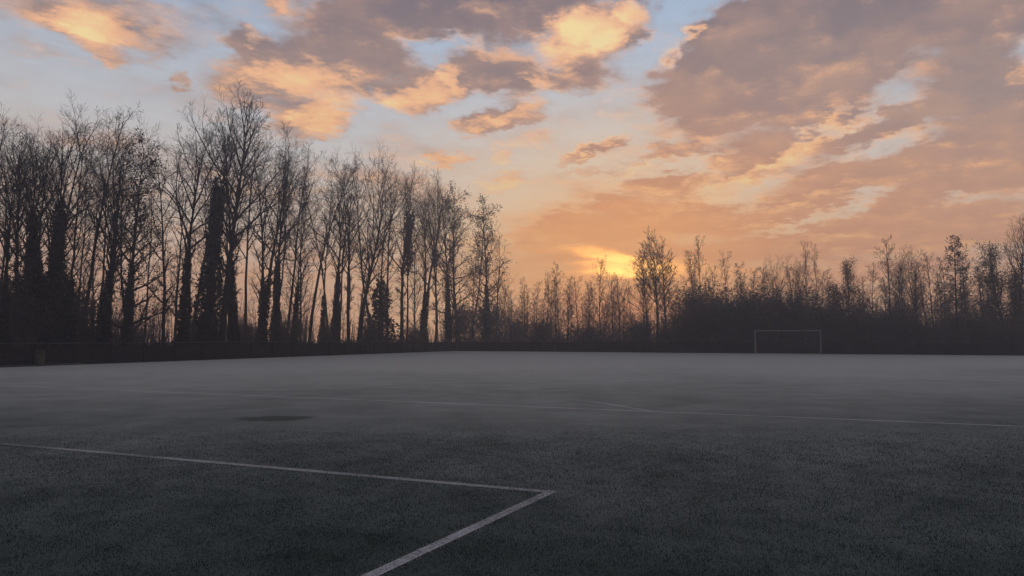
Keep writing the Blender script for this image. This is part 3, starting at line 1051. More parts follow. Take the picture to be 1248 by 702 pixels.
for row in [
    (-32.55, 37.97, 13.96, 'vase1', 3.35, 1.00, 1, 'bare tree of the tall row beyond the left edge of the photo', 'tall bare trees behind the left fence', 'ivy_clad_tree', 'tree'),
    (-31.03, 38.97, 13.63, 'spread1', 0.57, 1.00, 1, 'bare tree of the tall row beyond the left edge of the photo', 'tall bare trees behind the left fence', 'ivy_clad_tree', 'tree'),
    (-31.61, 42.66, 15.27, 'round1', 1.25, 1.00, 1, 'bare tree of the tall row beyond the left edge of the photo', 'tall bare trees behind the left fence', 'ivy_clad_tree', 'tree'),
    (-30.08, 42.17, 13.92, 'fork1', 4.32, 1.00, 0, 'bare tree of the tall row beyond the left edge of the photo', 'tall bare trees behind the left fence', 'bare_tree', 'tree'),
    (-29.47, 43.07, 13.45, 'fork0', 0.65, 0.90, 1, 'bare ivy-footed tree cut by the left edge of the photo', 'tall bare trees behind the left fence', 'ivy_clad_tree', 'tree'),
    (-30.98, 46.63, 15.76, 'vase2', 3.80, 0.90, 0, 'bare tree rising behind the low dark ivy mass near the left edge', 'tall bare trees behind the left fence', 'bare_tree', 'tree'),
    (-29.44, 45.67, 14.85, 'laden0', 3.90, 0.90, 1, 'ivy-smothered bare tree, left one of the dark pair above the bin', 'tall bare trees behind the left fence', 'ivy_clad_tree', 'tree'),
    (-28.64, 46.01, 16.73, 'spread0', 5.11, 1.05, 1, 'many-stemmed bare tree whose stems fan out above the yellow bin', 'tall bare trees behind the left fence', 'ivy_clad_tree', 'tree'),
    (-27.96, 45.57, 15.55, 'laden1', 0.14, 0.90, 1, 'ivy-smothered bare tree, right one of the dark pair above the bin', 'tall bare trees behind the left fence', 'ivy_clad_tree', 'tree'),
    (-27.87, 46.78, 16.62, 'lean1', 4.26, 1.10, 1, 'bare tree leaning right beside the fanned many-stemmed tree', 'tall bare trees behind the left fence', 'ivy_clad_tree', 'tree'),
    (-28.73, 49.32, 17.27, 'slim1', 3.83, 1.10, 0, 'straight slender bare tree just right of the fanned many-stemmed tree', 'tall bare trees behind the left fence', 'bare_tree', 'tree'),
    (-29.61, 52.32, 13.06, 'lean0', 3.23, 0.90, 0, 'short dark leaning bare tree in the gap right of the ivy mass', 'tall bare trees behind the left fence', 'bare_tree', 'tree'),
    (-26.81, 48.72, 15.42, 'vase1', 3.15, 1.00, 1, 'thick double-looking bare tree with a limb arching out to the left', 'tall bare trees behind the left fence', 'ivy_clad_tree', 'tree'),
    (-27.59, 50.95, 16.51, 'round1', 3.43, 0.75, 0, 'bare tree close behind the one with the arching limb', 'tall bare trees behind the left fence', 'bare_tree', 'tree'),
    (-26.48, 50.99, 15.95, 'clump1', 4.34, 0.95, 1, 'dark twiggy ivy-footed tree left of the thin crooked tree', 'tall bare trees behind the left fence', 'ivy_clad_tree', 'tree'),
    (-24.92, 53.08, 17.15, 'lean0', 2.82, 1.05, 0, 'thin crooked bare tree standing alone in the pale gap', 'tall bare trees behind the left fence', 'bare_tree', 'tree'),
    (-24.40, 54.80, 19.04, 'vase0', 4.95, 1.00, 1, 'straight thick bare tree with vase crown, left of the ivy-wrapped snag', 'tall bare trees behind the left fence', 'ivy_clad_tree', 'tree'),
    (-23.11, 56.26, 13.24, 'snag0', 3.64, 1.00, 1, 'knob-topped ivy-wrapped snag between two tall bare trees', 'tall bare trees behind the left fence', 'ivy_clad_snag', 'tree'),
    (-23.08, 58.87, 21.90, 'lance0', 5.87, 1.05, 0, 'tallest bare tree, narrow crown, just right of the knob-topped ivy snag', 'tall bare trees behind the left fence', 'bare_tree', 'tree'),
    (-22.32, 59.62, 20.11, 'lance1', 3.50, 0.85, 1, 'ivy-clad tall tree just right of the tallest tree', 'tall bare trees behind the left fence', 'ivy_clad_tree', 'tree'),
    (-23.19, 64.64, 20.57, 'slim0', 0.38, 1.00, 0, 'slender bare tree in the row right of the ivy-clad tall tree', 'tall bare trees behind the left fence', 'bare_tree', 'tree'),
    (-21.13, 62.36, 20.18, 'fork1', 0.92, 0.95, 1, 'bare tree whose trunk forks low, under the big orange cloud', 'tall bare trees behind the left fence', 'ivy_clad_tree', 'tree'),
    (-20.60, 64.59, 19.82, 'vase2', 2.62, 0.85, 1, 'ivy-footed bare tree just right of the low-forked tree', 'tall bare trees behind the left fence', 'ivy_clad_tree', 'tree'),
    (-20.95, 68.56, 20.00, 'slim2', 6.02, 1.00, 0, 'slender bare tree crowded against the ivy-footed trunk under the orange cloud', 'tall bare trees behind the left fence', 'bare_tree', 'tree'),
    (-19.53, 66.06, 19.63, 'lean1', 0.13, 0.90, 1, 'bushy-footed bare tree left of the bright orange gap', 'tall bare trees behind the left fence', 'ivy_clad_tree', 'tree'),
    (-18.55, 67.82, 19.19, 'slim1', 4.84, 1.15, 0, 'lone straight thin trunk in the bright orange gap between the tree groups', 'tall bare trees behind the left fence', 'bare_tree', 'tree'),
    (-18.61, 72.73, 18.39, 'slim0', 1.30, 0.90, 1, 'thin ivy-flecked trunk right of the bright orange gap', 'tall bare trees behind the left fence', 'ivy_clad_tree', 'tree'),
    (-16.92, 71.08, 18.82, 'vase1', 1.80, 0.95, 1, 'bare tree with a thick ivy-wrapped lower trunk at the start of the rounded group', 'tall bare trees behind the left fence', 'ivy_clad_tree', 'tree'),
    (-16.31, 74.01, 19.96, 'fork0', 0.17, 0.85, 0, 'bare tree between the ivy-wrapped trunk and the round-crowned tree', 'tall bare trees behind the left fence', 'bare_tree', 'tree'),
    (-15.50, 74.87, 21.03, 'round0', 4.86, 0.95, 0, 'bare tree with the broadest rounded crown, leaning a little right', 'tall bare trees behind the left fence', 'bare_tree', 'tree'),
    (-15.35, 81.52, 21.27, 'slim2', 3.84, 1.10, 0, 'slim bare tree right of the broadest rounded crown', 'tall bare trees behind the left fence', 'bare_tree', 'tree'),
    (-13.79, 77.82, 7.30, 'snag1', 5.42, 1.00, 1, 'short cone-shaped ivy stump among the thin trunks', 'tall bare trees behind the left fence', 'ivy_clad_snag', 'tree'),
    (-13.66, 81.66, 21.30, 'slim1', 5.91, 1.00, 0, 'slim bare tree right of the cone-shaped ivy stump', 'tall bare trees behind the left fence', 'bare_tree', 'tree'),
    (-12.29, 82.81, 21.20, 'vase2', 2.59, 0.85, 0, 'bare tree leaning beside the ivy bulge high on its neighbour', 'tall bare trees behind the left fence', 'bare_tree', 'tree'),
    (-12.09, 85.28, 21.79, 'bulge0', 6.08, 0.90, 1, 'tall thin ivy-covered stem with a dark bulge high up', 'tall bare trees behind the left fence', 'ivy_clad_tree', 'tree'),
    (-10.45, 86.56, 21.31, 'fork1', 0.09, 0.95, 1, 'thick dark bare tree forking to the right near the far end of the tall row', 'tall bare trees behind the left fence', 'ivy_clad_tree', 'tree'),
    (-9.52, 92.47, 21.92, 'round1', 5.84, 0.75, 0, 'bare round-headed tree right of the dark forking tree', 'tall bare trees behind the left fence', 'bare_tree', 'tree'),
    (-7.92, 92.90, 21.91, 'vase0', 1.47, 0.80, 1, 'ivy-footed tree with upright twigs near the end of the tall row', 'tall bare trees behind the left fence', 'ivy_clad_tree', 'tree'),
    (-7.24, 99.02, 22.23, 'clump0', 0.24, 0.90, 0, 'dark clumped tree left of the last feathery alder', 'tall bare trees behind the left fence', 'bare_tree', 'tree'),
    (-5.46, 98.60, 20.69, 'slim2', 0.55, 1.00, 0, 'slim tree just before the last feathery alder', 'tall bare trees behind the left fence', 'bare_tree', 'tree'),
    (-3.59, 101.40, 21.00, 'clump1', 6.04, 0.95, 1, 'last tall feathery alder, with dark clumps, at the right end of the tall row', 'tall bare trees behind the left fence', 'ivy_clad_tree', 'tree'),
    (-2.41, 108.92, 18.99, 'slim0', 1.89, 1.10, 0, 'lower bare tree leaning out behind the last feathery alder', 'tall bare trees behind the left fence', 'bare_tree', 'tree'),
    (0.00, 108.70, 10.78, 'lean1', 2.21, 1.00, 1, 'small bare tree below the right end of the tall row, leaning left', 'tall bare trees behind the left fence', 'ivy_clad_tree', 'tree'),
    (-42.13, 55.80, 15.70, 'lean0', 5.03, 0.86, 0, 'slim bare tree deeper in the wood behind the tall left row', 'tall bare trees behind the left fence (deeper in the wood)', 'bare_tree', 'tree'),
    (-40.37, 56.12, 15.45, 'slim0', 5.85, 0.94, 0, 'slim bare tree deeper in the wood behind the tall left row', 'tall bare trees behind the left fence (deeper in the wood)', 'bare_tree', 'tree'),
    (-34.08, 48.61, 15.39, 'slim1', 3.80, 0.95, 1, 'slim bare tree deeper in the wood behind the tall left row', 'tall bare trees behind the left fence (deeper in the wood)', 'bare_tree', 'tree'),
    (-36.36, 54.92, 15.59, 'slim0', 3.53, 0.88, 0, 'slim bare tree deeper in the wood behind the tall left row', 'tall bare trees behind the left fence (deeper in the wood)', 'bare_tree', 'tree'),
    (-31.99, 49.41, 13.88, 'slim1', 3.03, 1.04, 0, 'slim bare tree deeper in the wood behind the tall left row', 'tall bare trees behind the left fence (deeper in the wood)', 'bare_tree', 'tree'),
    (-33.07, 53.56, 16.48, 'slim1', 0.58, 0.98, 0, 'slim bare tree deeper in the wood behind the tall left row', 'tall bare trees behind the left fence (deeper in the wood)', 'bare_tree', 'tree'),
    (-40.16, 68.38, 18.44, 'pole2', 0.76, 0.92, 0, 'slim bare tree deeper in the wood behind the tall left row', 'tall bare trees behind the left fence (deeper in the wood)', 'bare_tree', 'tree'),
    (-31.49, 56.37, 16.94, 'slim2', 2.15, 1.05, 0, 'slim bare tree deeper in the wood behind the tall left row', 'tall bare trees behind the left fence (deeper in the wood)', 'bare_tree', 'tree'),
    (-35.87, 68.88, 19.60, 'slim2', 4.93, 1.05, 0, 'slim bare tree deeper in the wood behind the tall left row', 'tall bare trees behind the left fence (deeper in the wood)', 'bare_tree', 'tree'),
    (-33.00, 66.40, 16.82, 'slim0', 2.66, 0.91, 0, 'slim bare tree deeper in the wood behind the tall left row', 'tall bare trees behind the left fence (deeper in the wood)', 'bare_tree', 'tree'),
    (-30.54, 67.11, 18.62, 'lean0', 6.09, 1.05, 0, 'slim bare tree deeper in the wood behind the tall left row', 'tall bare trees behind the left fence (deeper in the wood)', 'bare_tree', 'tree'),
    (-26.76, 61.79, 18.76, 'slim1', 4.21, 1.01, 0, 'slim bare tree deeper in the wood behind the tall left row', 'tall bare trees behind the left fence (deeper in the wood)', 'bare_tree', 'tree'),
    (-28.14, 68.16, 17.77, 'pole2', 2.37, 0.94, 0, 'slim bare tree deeper in the wood behind the tall left row', 'tall bare trees behind the left fence (deeper in the wood)', 'bare_tree', 'tree'),
    (-31.07, 82.74, 24.18, 'slim2', 4.72, 1.06, 1, 'slim bare tree deeper in the wood behind the tall left row', 'tall bare trees behind the left fence (deeper in the wood)', 'bare_tree', 'tree'),
    (-24.08, 71.30, 18.74, 'lean0', 3.32, 0.94, 1, 'slim bare tree deeper in the wood behind the tall left row', 'tall bare trees behind the left fence (deeper in the wood)', 'bare_tree', 'tree'),
    (-27.97, 86.95, 23.02, 'slim2', 1.30, 0.93, 0, 'slim bare tree deeper in the wood behind the tall left row', 'tall bare trees behind the left fence (deeper in the wood)', 'bare_tree', 'tree'),
    (-26.20, 91.80, 21.37, 'pole2', 4.25, 0.89, 1, 'slim bare tree deeper in the wood behind the tall left row', 'tall bare trees behind the left fence (deeper in the wood)', 'bare_tree', 'tree'),
    (-22.88, 91.92, 20.33, 'slim1', 2.02, 1.04, 0, 'slim bare tree deeper in the wood behind the tall left row', 'tall bare trees behind the left fence (deeper in the wood)', 'bare_tree', 'tree'),
    (-22.72, 97.01, 22.91, 'slim0', 2.04, 1.05, 0, 'slim bare tree deeper in the wood behind the tall left row', 'tall bare trees behind the left fence (deeper in the wood)', 'bare_tree', 'tree'),
    (-22.71, 110.36, 23.45, 'slim1', 5.29, 1.01, 0, 'slim bare tree deeper in the wood behind the tall left row', 'tall bare trees behind the left fence (deeper in the wood)', 'bare_tree', 'tree'),
    (-17.79, 99.70, 23.32, 'pole2', 5.58, 0.92, 0, 'slim bare tree deeper in the wood behind the tall left row', 'tall bare trees behind the left fence (deeper in the wood)', 'bare_tree', 'tree'),
    (-15.87, 120.96, 20.44, 'pole2', 4.32, 1.09, 0, 'slim bare tree deeper in the wood behind the tall left row', 'tall bare trees behind the left fence (deeper in the wood)', 'bare_tree', 'tree'),
    (-12.25, 106.04, 20.61, 'slim1', 6.18, 0.88, 0, 'slim bare tree deeper in the wood behind the tall left row', 'tall bare trees behind the left fence (deeper in the wood)', 'bare_tree', 'tree'),
    (-8.99, 109.76, 17.19, 'slim2', 1.56, 0.90, 0, 'slim bare tree deeper in the wood behind the tall left row', 'tall bare trees behind the left fence (deeper in the wood)', 'bare_tree', 'tree'),
    (-6.85, 129.57, 20.48, 'slim0', 0.63, 1.05, 0, 'slim bare tree deeper in the wood behind the tall left row', 'tall bare trees behind the left fence (deeper in the wood)', 'bare_tree', 'tree'),
    (-2.86, 143.47, 15.95, 'slim2', 1.85, 0.99, 0, 'slim bare tree deeper in the wood behind the tall left row', 'tall bare trees behind the left fence (deeper in the wood)', 'bare_tree', 'tree'),
    (1.57, 88.69, 8.79, 'pole1', 5.01, 1.00, 0, 'first thin pole right of the small left-leaning tree that ends the tall row', 'bare trees beyond the far fence', 'bare_tree', 'tree'),
    (3.13, 91.28, 8.60, 'pole0', 5.01, 1.00, 0, 'thin bare tree in the hazy far wood left of the sunrise', 'bare trees beyond the far fence', 'bare_tree', 'tree'),
    (4.22, 88.63, 9.58, 'pole2', 0.49, 1.00, 0, 'thin bare tree just left of the taller feathery pole, left of the sunrise', 'bare trees beyond the far fence', 'bare_tree', 'tree'),
    (5.21, 87.12, 10.61, 'feather0', 5.97, 0.80, 0, 'taller feathery pole left of the sunrise, in the far wood', 'bare trees beyond the far fence', 'bare_tree', 'tree'),
    (6.64, 90.85, 9.17, 'pole3', 0.48, 1.00, 0, 'thin bare tree just right of the taller feathery pole, left of the sunrise', 'bare trees beyond the far fence', 'bare_tree', 'tree'),
    (7.81, 87.08, 9.05, 'pole1', 2.59, 1.20, 0, 'bushy-topped bare sapling halfway between the feathery pole and the sunrise streak', 'bare trees beyond the far fence', 'bare_tree', 'tree'),
    (9.44, 90.73, 8.76, 'pole2', 1.16, 1.00, 0, 'thin bare tree in the hazy far wood left of the sunrise', 'bare trees beyond the far fence', 'bare_tree', 'tree'),
    (10.50, 87.01, 11.19, 'feather1', 4.12, 0.90, 0, 'bare tree standing in front of the bright sunrise cloud streak', 'bare trees beyond the far fence', 'bare_tree', 'tree'),
    (12.10, 89.58, 9.67, 'pole0', 3.58, 1.00, 0, 'thin bare tree in the hazy far wood between the sunrise and the goal', 'bare trees beyond the far fence', 'bare_tree', 'tree'),
    (12.37, 84.02, 8.69, 'pole3', 3.93, 1.00, 0, 'thin bare tree right under the brightest yellow of the sunrise', 'bare trees beyond the far fence', 'bare_tree', 'tree'),
    (13.92, 85.53, 8.34, 'pole1', 4.02, 1.00, 0, 'thin bare tree in the hazy far wood between the sunrise and the goal', 'bare trees beyond the far fence', 'bare_tree', 'tree'),
    (15.79, 87.99, 9.91, 'pole2', 3.43, 1.00, 0, 'thin bare tree touching the left side of the upswept oval crown', 'bare trees beyond the far fence', 'bare_tree', 'tree'),
    (17.35, 85.13, 14.04, 'oval0', 2.56, 1.35, 0, 'tall tree with upswept oval crown just right of the sunrise', 'bare trees beyond the far fence', 'bare_tree', 'tree'),
    (20.10, 82.86, 11.56, 'pole0', 1.45, 1.00, 0, 'thin bare tree in the gap just right of the upswept oval crown', 'bare trees beyond the far fence', 'bare_tree', 'tree'),
    (21.33, 85.59, 11.22, 'pole1', 3.03, 0.90, 0, 'thin bare tree in the hazy far wood between the sunrise and the goal', 'bare trees beyond the far fence', 'bare_tree', 'tree'),
    (21.08, 81.34, 12.75, 'pole3', 3.74, 0.80, 0, 'tallest single pole right of the oval crown', 'bare trees beyond the far fence', 'bare_tree', 'tree'),
    (23.01, 83.78, 9.89, 'pole2', 1.53, 1.00, 0, 'short bare tree over the dark mound, between two tall thin poles', 'bare trees beyond the far fence', 'bare_tree', 'tree'),
    (23.56, 80.27, 11.25, 'pole1', 2.63, 0.90, 0, 'tall thin pole over the dark mound right of the sunrise', 'bare trees beyond the far fence', 'bare_tree', 'tree'),
    (25.55, 82.68, 10.15, 'pole0', 0.53, 1.00, 0, 'thin bare tree in the hazy far wood between the sunrise and the goal', 'bare trees beyond the far fence', 'bare_tree', 'tree'),
    (25.89, 80.35, 9.28, 'pole3', 5.59, 1.00, 0, 'thin bare tree in the hazy far wood between the sunrise and the goal', 'bare trees beyond the far fence', 'bare_tree', 'tree'),
    (27.38, 80.80, 9.59, 'feather0', 2.08, 1.00, 0, 'feathery bare tree rising just left of the goal', 'bare trees beyond the far fence', 'bare_tree', 'tree'),
    (28.59, 79.18, 10.50, 'round0', 2.65, 0.75, 0, 'dense twiggy tree above the left post of the goal', 'bare trees beyond the far fence', 'bare_tree', 'tree'),
    (30.50, 80.54, 9.93, 'feather1', 0.94, 1.10, 0, 'feathery bare tree above the middle of the goal crossbar', 'bare trees beyond the far fence', 'bare_tree', 'tree'),
    (31.55, 81.17, 10.54, 'round1', 1.86, 0.70, 0, 'thin bare tree in the hazy far wood straight above the goal', 'bare trees beyond the far fence', 'bare_tree', 'tree'),
    (31.20, 78.05, 11.94, 'pole2', 3.49, 0.60, 0, 'first of the two bare whips above the goal crossbar', 'bare trees beyond the far fence', 'bare_tree', 'tree'),
    (32.69, 78.50, 11.82, 'pole1', 3.54, 0.60, 0, 'second bare whip, above the right end of the goal', 'bare trees beyond the far fence', 'bare_tree', 'tree'),
    (33.17, 77.20, 8.98, 'feather0', 2.72, 1.00, 0, 'feathery bare tree between the goal and the small dark evergreen', 'bare trees beyond the far fence', 'bare_tree', 'tree'),
    (33.85, 74.73, 9.32, 'dense0', 2.05, 0.90, 0, 'small dark evergreen right of the goal', 'bare trees beyond the far fence', 'dark_tree', 'tree'),
    (36.72, 77.84, 8.17, 'pole3', 0.64, 1.00, 0, 'thin bare tree in the hazy far wood right of the goal', 'bare trees beyond the far fence', 'bare_tree', 'tree'),
    (37.86, 77.35, 9.59, 'pole0', 4.94, 1.00, 0, 'thin bare tree between the small dark evergreen and the tall feathery tree', 'bare trees beyond the far fence', 'bare_tree', 'tree'),
    (37.24, 73.26, 11.88, 'feather0', 2.07, 0.90, 0, 'tall feathery bare tree right of the small dark evergreen', 'bare trees beyond the far fence', 'bare_tree', 'tree'),
    (39.77, 75.44, 10.24, 'pole2', 0.48, 1.00, 0, 'thin bare tree just right of the tall feathery tree', 'bare trees beyond the far fence', 'bare_tree', 'tree'),
    (39.62, 73.32, 10.24, 'pole1', 5.98, 1.00, 0, 'thin bare tree in the hazy far wood right of the goal', 'bare trees beyond the far fence', 'bare_tree', 'tree'),
    (40.35, 73.01, 10.77, 'round0', 0.86, 0.75, 0, 'round-headed bare tree left of the tiered conifer-like tree', 'bare trees beyond the far fence', 'bare_tree', 'tree'),
    (42.01, 73.38, 10.00, 'pole3', 3.26, 1.00, 0, 'thin bare tree in the hazy far wood right of the goal', 'bare trees beyond the far fence', 'bare_tree', 'tree'),
    (43.74, 74.81, 10.00, 'pole0', 0.46, 1.00, 0, 'thin bare tree touching the left side of the tiered tree', 'bare trees beyond the far fence', 'bare_tree', 'tree'),
    (42.39, 70.49, 11.32, 'layer0', 1.19, 1.10, 0, 'tiered conifer-like tree near the right side', 'bare trees beyond the far fence', 'tiered_tree', 'tree'),
    (44.83, 72.16, 10.66, 'feather1', 2.94, 1.00, 0, 'bare feathery tree just right of the tiered tree', 'bare trees beyond the far fence', 'bare_tree', 'tree'),
    (46.38, 72.58, 9.58, 'pole1', 2.41, 1.00, 0, 'thin bare tree just left of the dense dark round-crowned tree', 'bare trees beyond the far fence', 'bare_tree', 'tree'),
    (45.73, 69.05, 10.43, 'dense0', 5.66, 1.10, 0, 'dense dark round-crowned tree near the right edge', 'bare trees beyond the far fence', 'dark_tree', 'tree'),
    (47.36, 69.43, 13.12, 'lance0', 5.61, 0.95, 0, 'tallest tree of the far wood, at the right edge', 'bare trees beyond the far fence', 'bare_tree', 'tree'),
    (48.71, 68.30, 11.17, 'vase2', 3.86, 0.90, 0, 'bare tree of the far wood beyond the right edge of the photo', 'bare trees beyond the far fence', 'bare_tree', 'tree'),
    (52.85, 67.60, 12.20, 'round1', 5.01, 0.90, 0, 'bare tree of the far wood beyond the right edge of the photo', 'bare trees beyond the far fence', 'bare_tree', 'tree'),
    (-2.26, 102.21, 5.96, 'feather1', 5.27, 0.99, 0, 'thin bare tree in the hazy far wood left of the sunrise', 'bare trees beyond the far fence', 'bare_tree', 'tree'),
    (-1.56, 112.80, 8.26, 'pole0', 0.01, 1.04, 0, 'thin bare tree in the hazy far wood left of the sunrise', 'bare trees beyond the far fence', 'bare_tree', 'tree'),
    (-0.95, 103.37, 9.02, 'pole2', 4.22, 1.15, 0, 'thin bare tree in the hazy far wood left of the sunrise', 'bare trees beyond the far fence', 'bare_tree', 'tree'),
    (-0.47, 116.52, 9.56, 'feather1', 0.70, 1.00, 0, 'thin bare tree in the hazy far wood left of the sunrise', 'bare trees beyond the far fence', 'bare_tree', 'tree'),
    (0.70, 104.99, 6.15, 'pole1', 2.11, 1.16, 0, 'thin bare tree in the hazy far wood left of the sunrise', 'bare trees beyond the far fence', 'bare_tree', 'tree'),
    (1.24, 120.84, 6.63, 'feather0', 2.31, 0.94, 0, 'thin bare tree in the hazy far wood left of the sunrise', 'bare trees beyond the far fence', 'bare_tree', 'tree'),
    (2.07, 98.46, 8.11, 'pole3', 4.78, 0.98, 0, 'thin bare tree in the hazy far wood left of the sunrise', 'bare trees beyond the far fence', 'bare_tree', 'tree'),
    (1.78, 111.96, 8.78, 'feather0', 3.61, 1.13, 0, 'thin bare tree in the hazy far wood left of the sunrise', 'bare trees beyond the far fence', 'bare_tree', 'tree'),
    (3.27, 111.17, 8.61, 'feather0', 2.77, 1.07, 0, 'thin bare tree in the hazy far wood left of the sunrise', 'bare trees beyond the far fence', 'bare_tree', 'tree'),
    (4.00, 99.67, 5.40, 'pole1', 2.03, 0.95, 0, 'thin bare tree in the hazy far wood left of the sunrise', 'bare trees beyond the far fence', 'bare_tree', 'tree'),
    (4.55, 110.17, 9.41, 'feather1', 4.83, 0.95, 0, 'thin bare tree in the hazy far wood left of the sunrise', 'bare trees beyond the far fence', 'bare_tree', 'tree'),
    (6.17, 119.00, 6.13, 'pole1', 1.15, 0.92, 0, 'thin bare tree in the hazy far wood left of the sunrise', 'bare trees beyond the far fence', 'bare_tree', 'tree'),
    (5.12, 100.50, 8.82, 'pole1', 5.61, 1.06, 0, 'thin bare tree in the hazy far wood left of the sunrise', 'bare trees beyond the far fence', 'bare_tree', 'tree'),
    (6.22, 100.98, 6.73, 'pole0', 3.45, 1.08, 0, 'thin bare tree in the hazy far wood left of the sunrise', 'bare trees beyond the far fence', 'bare_tree', 'tree'),
    (7.66, 116.00, 10.72, 'pole3', 3.64, 1.19, 0, 'thin bare tree in the hazy far wood left of the sunrise', 'bare trees beyond the far fence', 'bare_tree', 'tree'),
    (9.27, 114.26, 7.14, 'feather0', 5.46, 1.01, 0, 'thin bare tree in the hazy far wood left of the sunrise', 'bare trees beyond the far fence', 'bare_tree', 'tree'),
    (8.29, 107.52, 9.55, 'feather0', 5.47, 1.05, 0, 'thin bare tree in the hazy far wood left of the sunrise', 'bare trees beyond the far fence', 'bare_tree', 'tree'),
    (9.42, 97.96, 7.66, 'pole1', 2.29, 1.03, 0, 'thin bare tree in the hazy far wood left of the sunrise', 'bare trees beyond the far fence', 'bare_tree', 'tree'),
    (10.85, 107.23, 8.11, 'pole1', 5.11, 0.95, 0, 'thin bare tree in the hazy far wood left of the sunrise', 'bare trees beyond the far fence', 'bare_tree', 'tree'),
    (10.51, 102.70, 8.57, 'pole1', 1.23, 1.08, 0, 'thin bare tree in the hazy far wood left of the sunrise', 'bare trees beyond the far fence', 'bare_tree', 'tree'),
    (12.37, 113.69, 10.23, 'pole0', 2.04, 1.00, 0, 'thin bare tree in the hazy far wood left of the sunrise', 'bare trees beyond the far fence', 'bare_tree', 'tree'),
    (12.74, 103.50, 7.94, 'feather0', 1.09, 1.01, 0, 'thin bare tree in the hazy far wood between the sunrise and the goal', 'bare trees beyond the far fence', 'bare_tree', 'tree'),
    (11.75, 95.06, 7.55, 'feather1', 5.59, 1.01, 0, 'thin bare tree in the hazy far wood between the sunrise and the goal', 'bare trees beyond the far fence', 'bare_tree', 'tree'),
    (15.52, 112.90, 7.12, 'pole2', 6.20, 1.12, 0, 'thin bare tree in the hazy far wood between the sunrise and the goal', 'bare trees beyond the far fence', 'bare_tree', 'tree'),
    (12.91, 95.25, 8.59, 'pole2', 4.81, 1.05, 0, 'thin bare tree in the hazy far wood between the sunrise and the goal', 'bare trees beyond the far fence', 'bare_tree', 'tree'),
    (14.37, 101.02, 8.53, 'feather0', 1.54, 1.19, 0, 'thin bare tree in the hazy far wood between the sunrise and the goal', 'bare trees beyond the far fence', 'bare_tree', 'tree'),
    (13.24, 89.13, 7.63, 'pole3', 5.91, 0.90, 0, 'thin bare tree in the hazy far wood between the sunrise and the goal', 'bare trees beyond the far fence', 'bare_tree', 'tree'),
    (15.12, 94.94, 4.98, 'pole0', 2.93, 0.97, 0, 'thin bare tree in the hazy far wood between the sunrise and the goal', 'bare trees beyond the far fence', 'bare_tree', 'tree'),
    (14.90, 91.67, 4.72, 'pole2', 0.04, 1.05, 0, 'thin bare tree in the hazy far wood between the sunrise and the goal', 'bare trees beyond the far fence', 'bare_tree', 'tree'),
    (18.02, 100.61, 5.91, 'feather1', 6.16, 1.17, 0, 'thin bare tree in the hazy far wood between the sunrise and the goal', 'bare trees beyond the far fence', 'bare_tree', 'tree'),
    (15.66, 90.53, 7.59, 'feather1', 6.04, 1.00, 0, 'thin bare tree in the hazy far wood between the sunrise and the goal', 'bare trees beyond the far fence', 'bare_tree', 'tree'),
    (18.49, 100.74, 7.72, 'pole2', 0.83, 1.10, 0, 'thin bare tree in the hazy far wood between the sunrise and the goal', 'bare trees beyond the far fence', 'bare_tree', 'tree'),
    (17.72, 89.82, 9.08, 'feather0', 0.02, 1.04, 0, 'thin bare tree in the hazy far wood between the sunrise and the goal', 'bare trees beyond the far fence', 'bare_tree', 'tree'),
    (22.44, 109.18, 8.37, 'pole0', 2.39, 1.03, 0, 'thin bare tree in the hazy far wood between the sunrise and the goal', 'bare trees beyond the far fence', 'bare_tree', 'tree'),
    (21.38, 101.33, 7.39, 'feather1', 2.15, 1.09, 0, 'thin bare tree in the hazy far wood between the sunrise and the goal', 'bare trees beyond the far fence', 'bare_tree', 'tree'),
    (23.47, 107.41, 8.88, 'feather1', 4.66, 1.16, 0, 'thin bare tree in the hazy far wood between the sunrise and the goal', 'bare trees beyond the far fence', 'bare_tree', 'tree'),
    (20.22, 93.38, 6.49, 'pole0', 3.08, 0.99, 0, 'thin bare tree in the hazy far wood between the sunrise and the goal', 'bare trees beyond the far fence', 'bare_tree', 'tree'),
    (23.34, 105.70, 8.34, 'feather1', 5.89, 1.13, 0, 'thin bare tree in the hazy far wood between the sunrise and the goal', 'bare trees beyond the far fence', 'bare_tree', 'tree'),
    (21.24, 88.58, 7.85, 'feather0', 4.47, 1.17, 0, 'thin bare tree in the hazy far wood between the sunrise and the goal', 'bare trees beyond the far fence', 'bare_tree', 'tree'),
    (24.36, 98.43, 8.82, 'feather0', 0.10, 1.14, 0, 'thin bare tree in the hazy far wood between the sunrise and the goal', 'bare trees beyond the far fence', 'bare_tree', 'tree'),
    (21.99, 90.73, 6.71, 'pole0', 5.08, 1.10, 0, 'thin bare tree in the hazy far wood between the sunrise and the goal', 'bare trees beyond the far fence', 'bare_tree', 'tree'),
    (25.64, 103.11, 6.76, 'pole3', 6.27, 1.11, 0, 'thin bare tree in the hazy far wood between the sunrise and the goal', 'bare trees beyond the far fence', 'bare_tree', 'tree'),
    (27.08, 105.87, 10.36, 'feather1', 4.72, 1.15, 0, 'thin bare tree in the hazy far wood between the sunrise and the goal', 'bare trees beyond the far fence', 'bare_tree', 'tree'),
    (28.17, 106.89, 6.99, 'feather1', 1.23, 1.18, 0, 'thin bare tree in the hazy far wood between the sunrise and the goal', 'bare trees beyond the far fence', 'bare_tree', 'tree'),
    (26.92, 99.38, 9.11, 'pole1', 2.16, 0.92, 0, 'thin bare tree in the hazy far wood between the sunrise and the goal', 'bare trees beyond the far fence', 'bare_tree', 'tree'),
    (27.22, 97.69, 8.01, 'feather1', 0.89, 0.92, 0, 'thin bare tree in the hazy far wood between the sunrise and the goal', 'bare trees beyond the far fence', 'bare_tree', 'tree'),
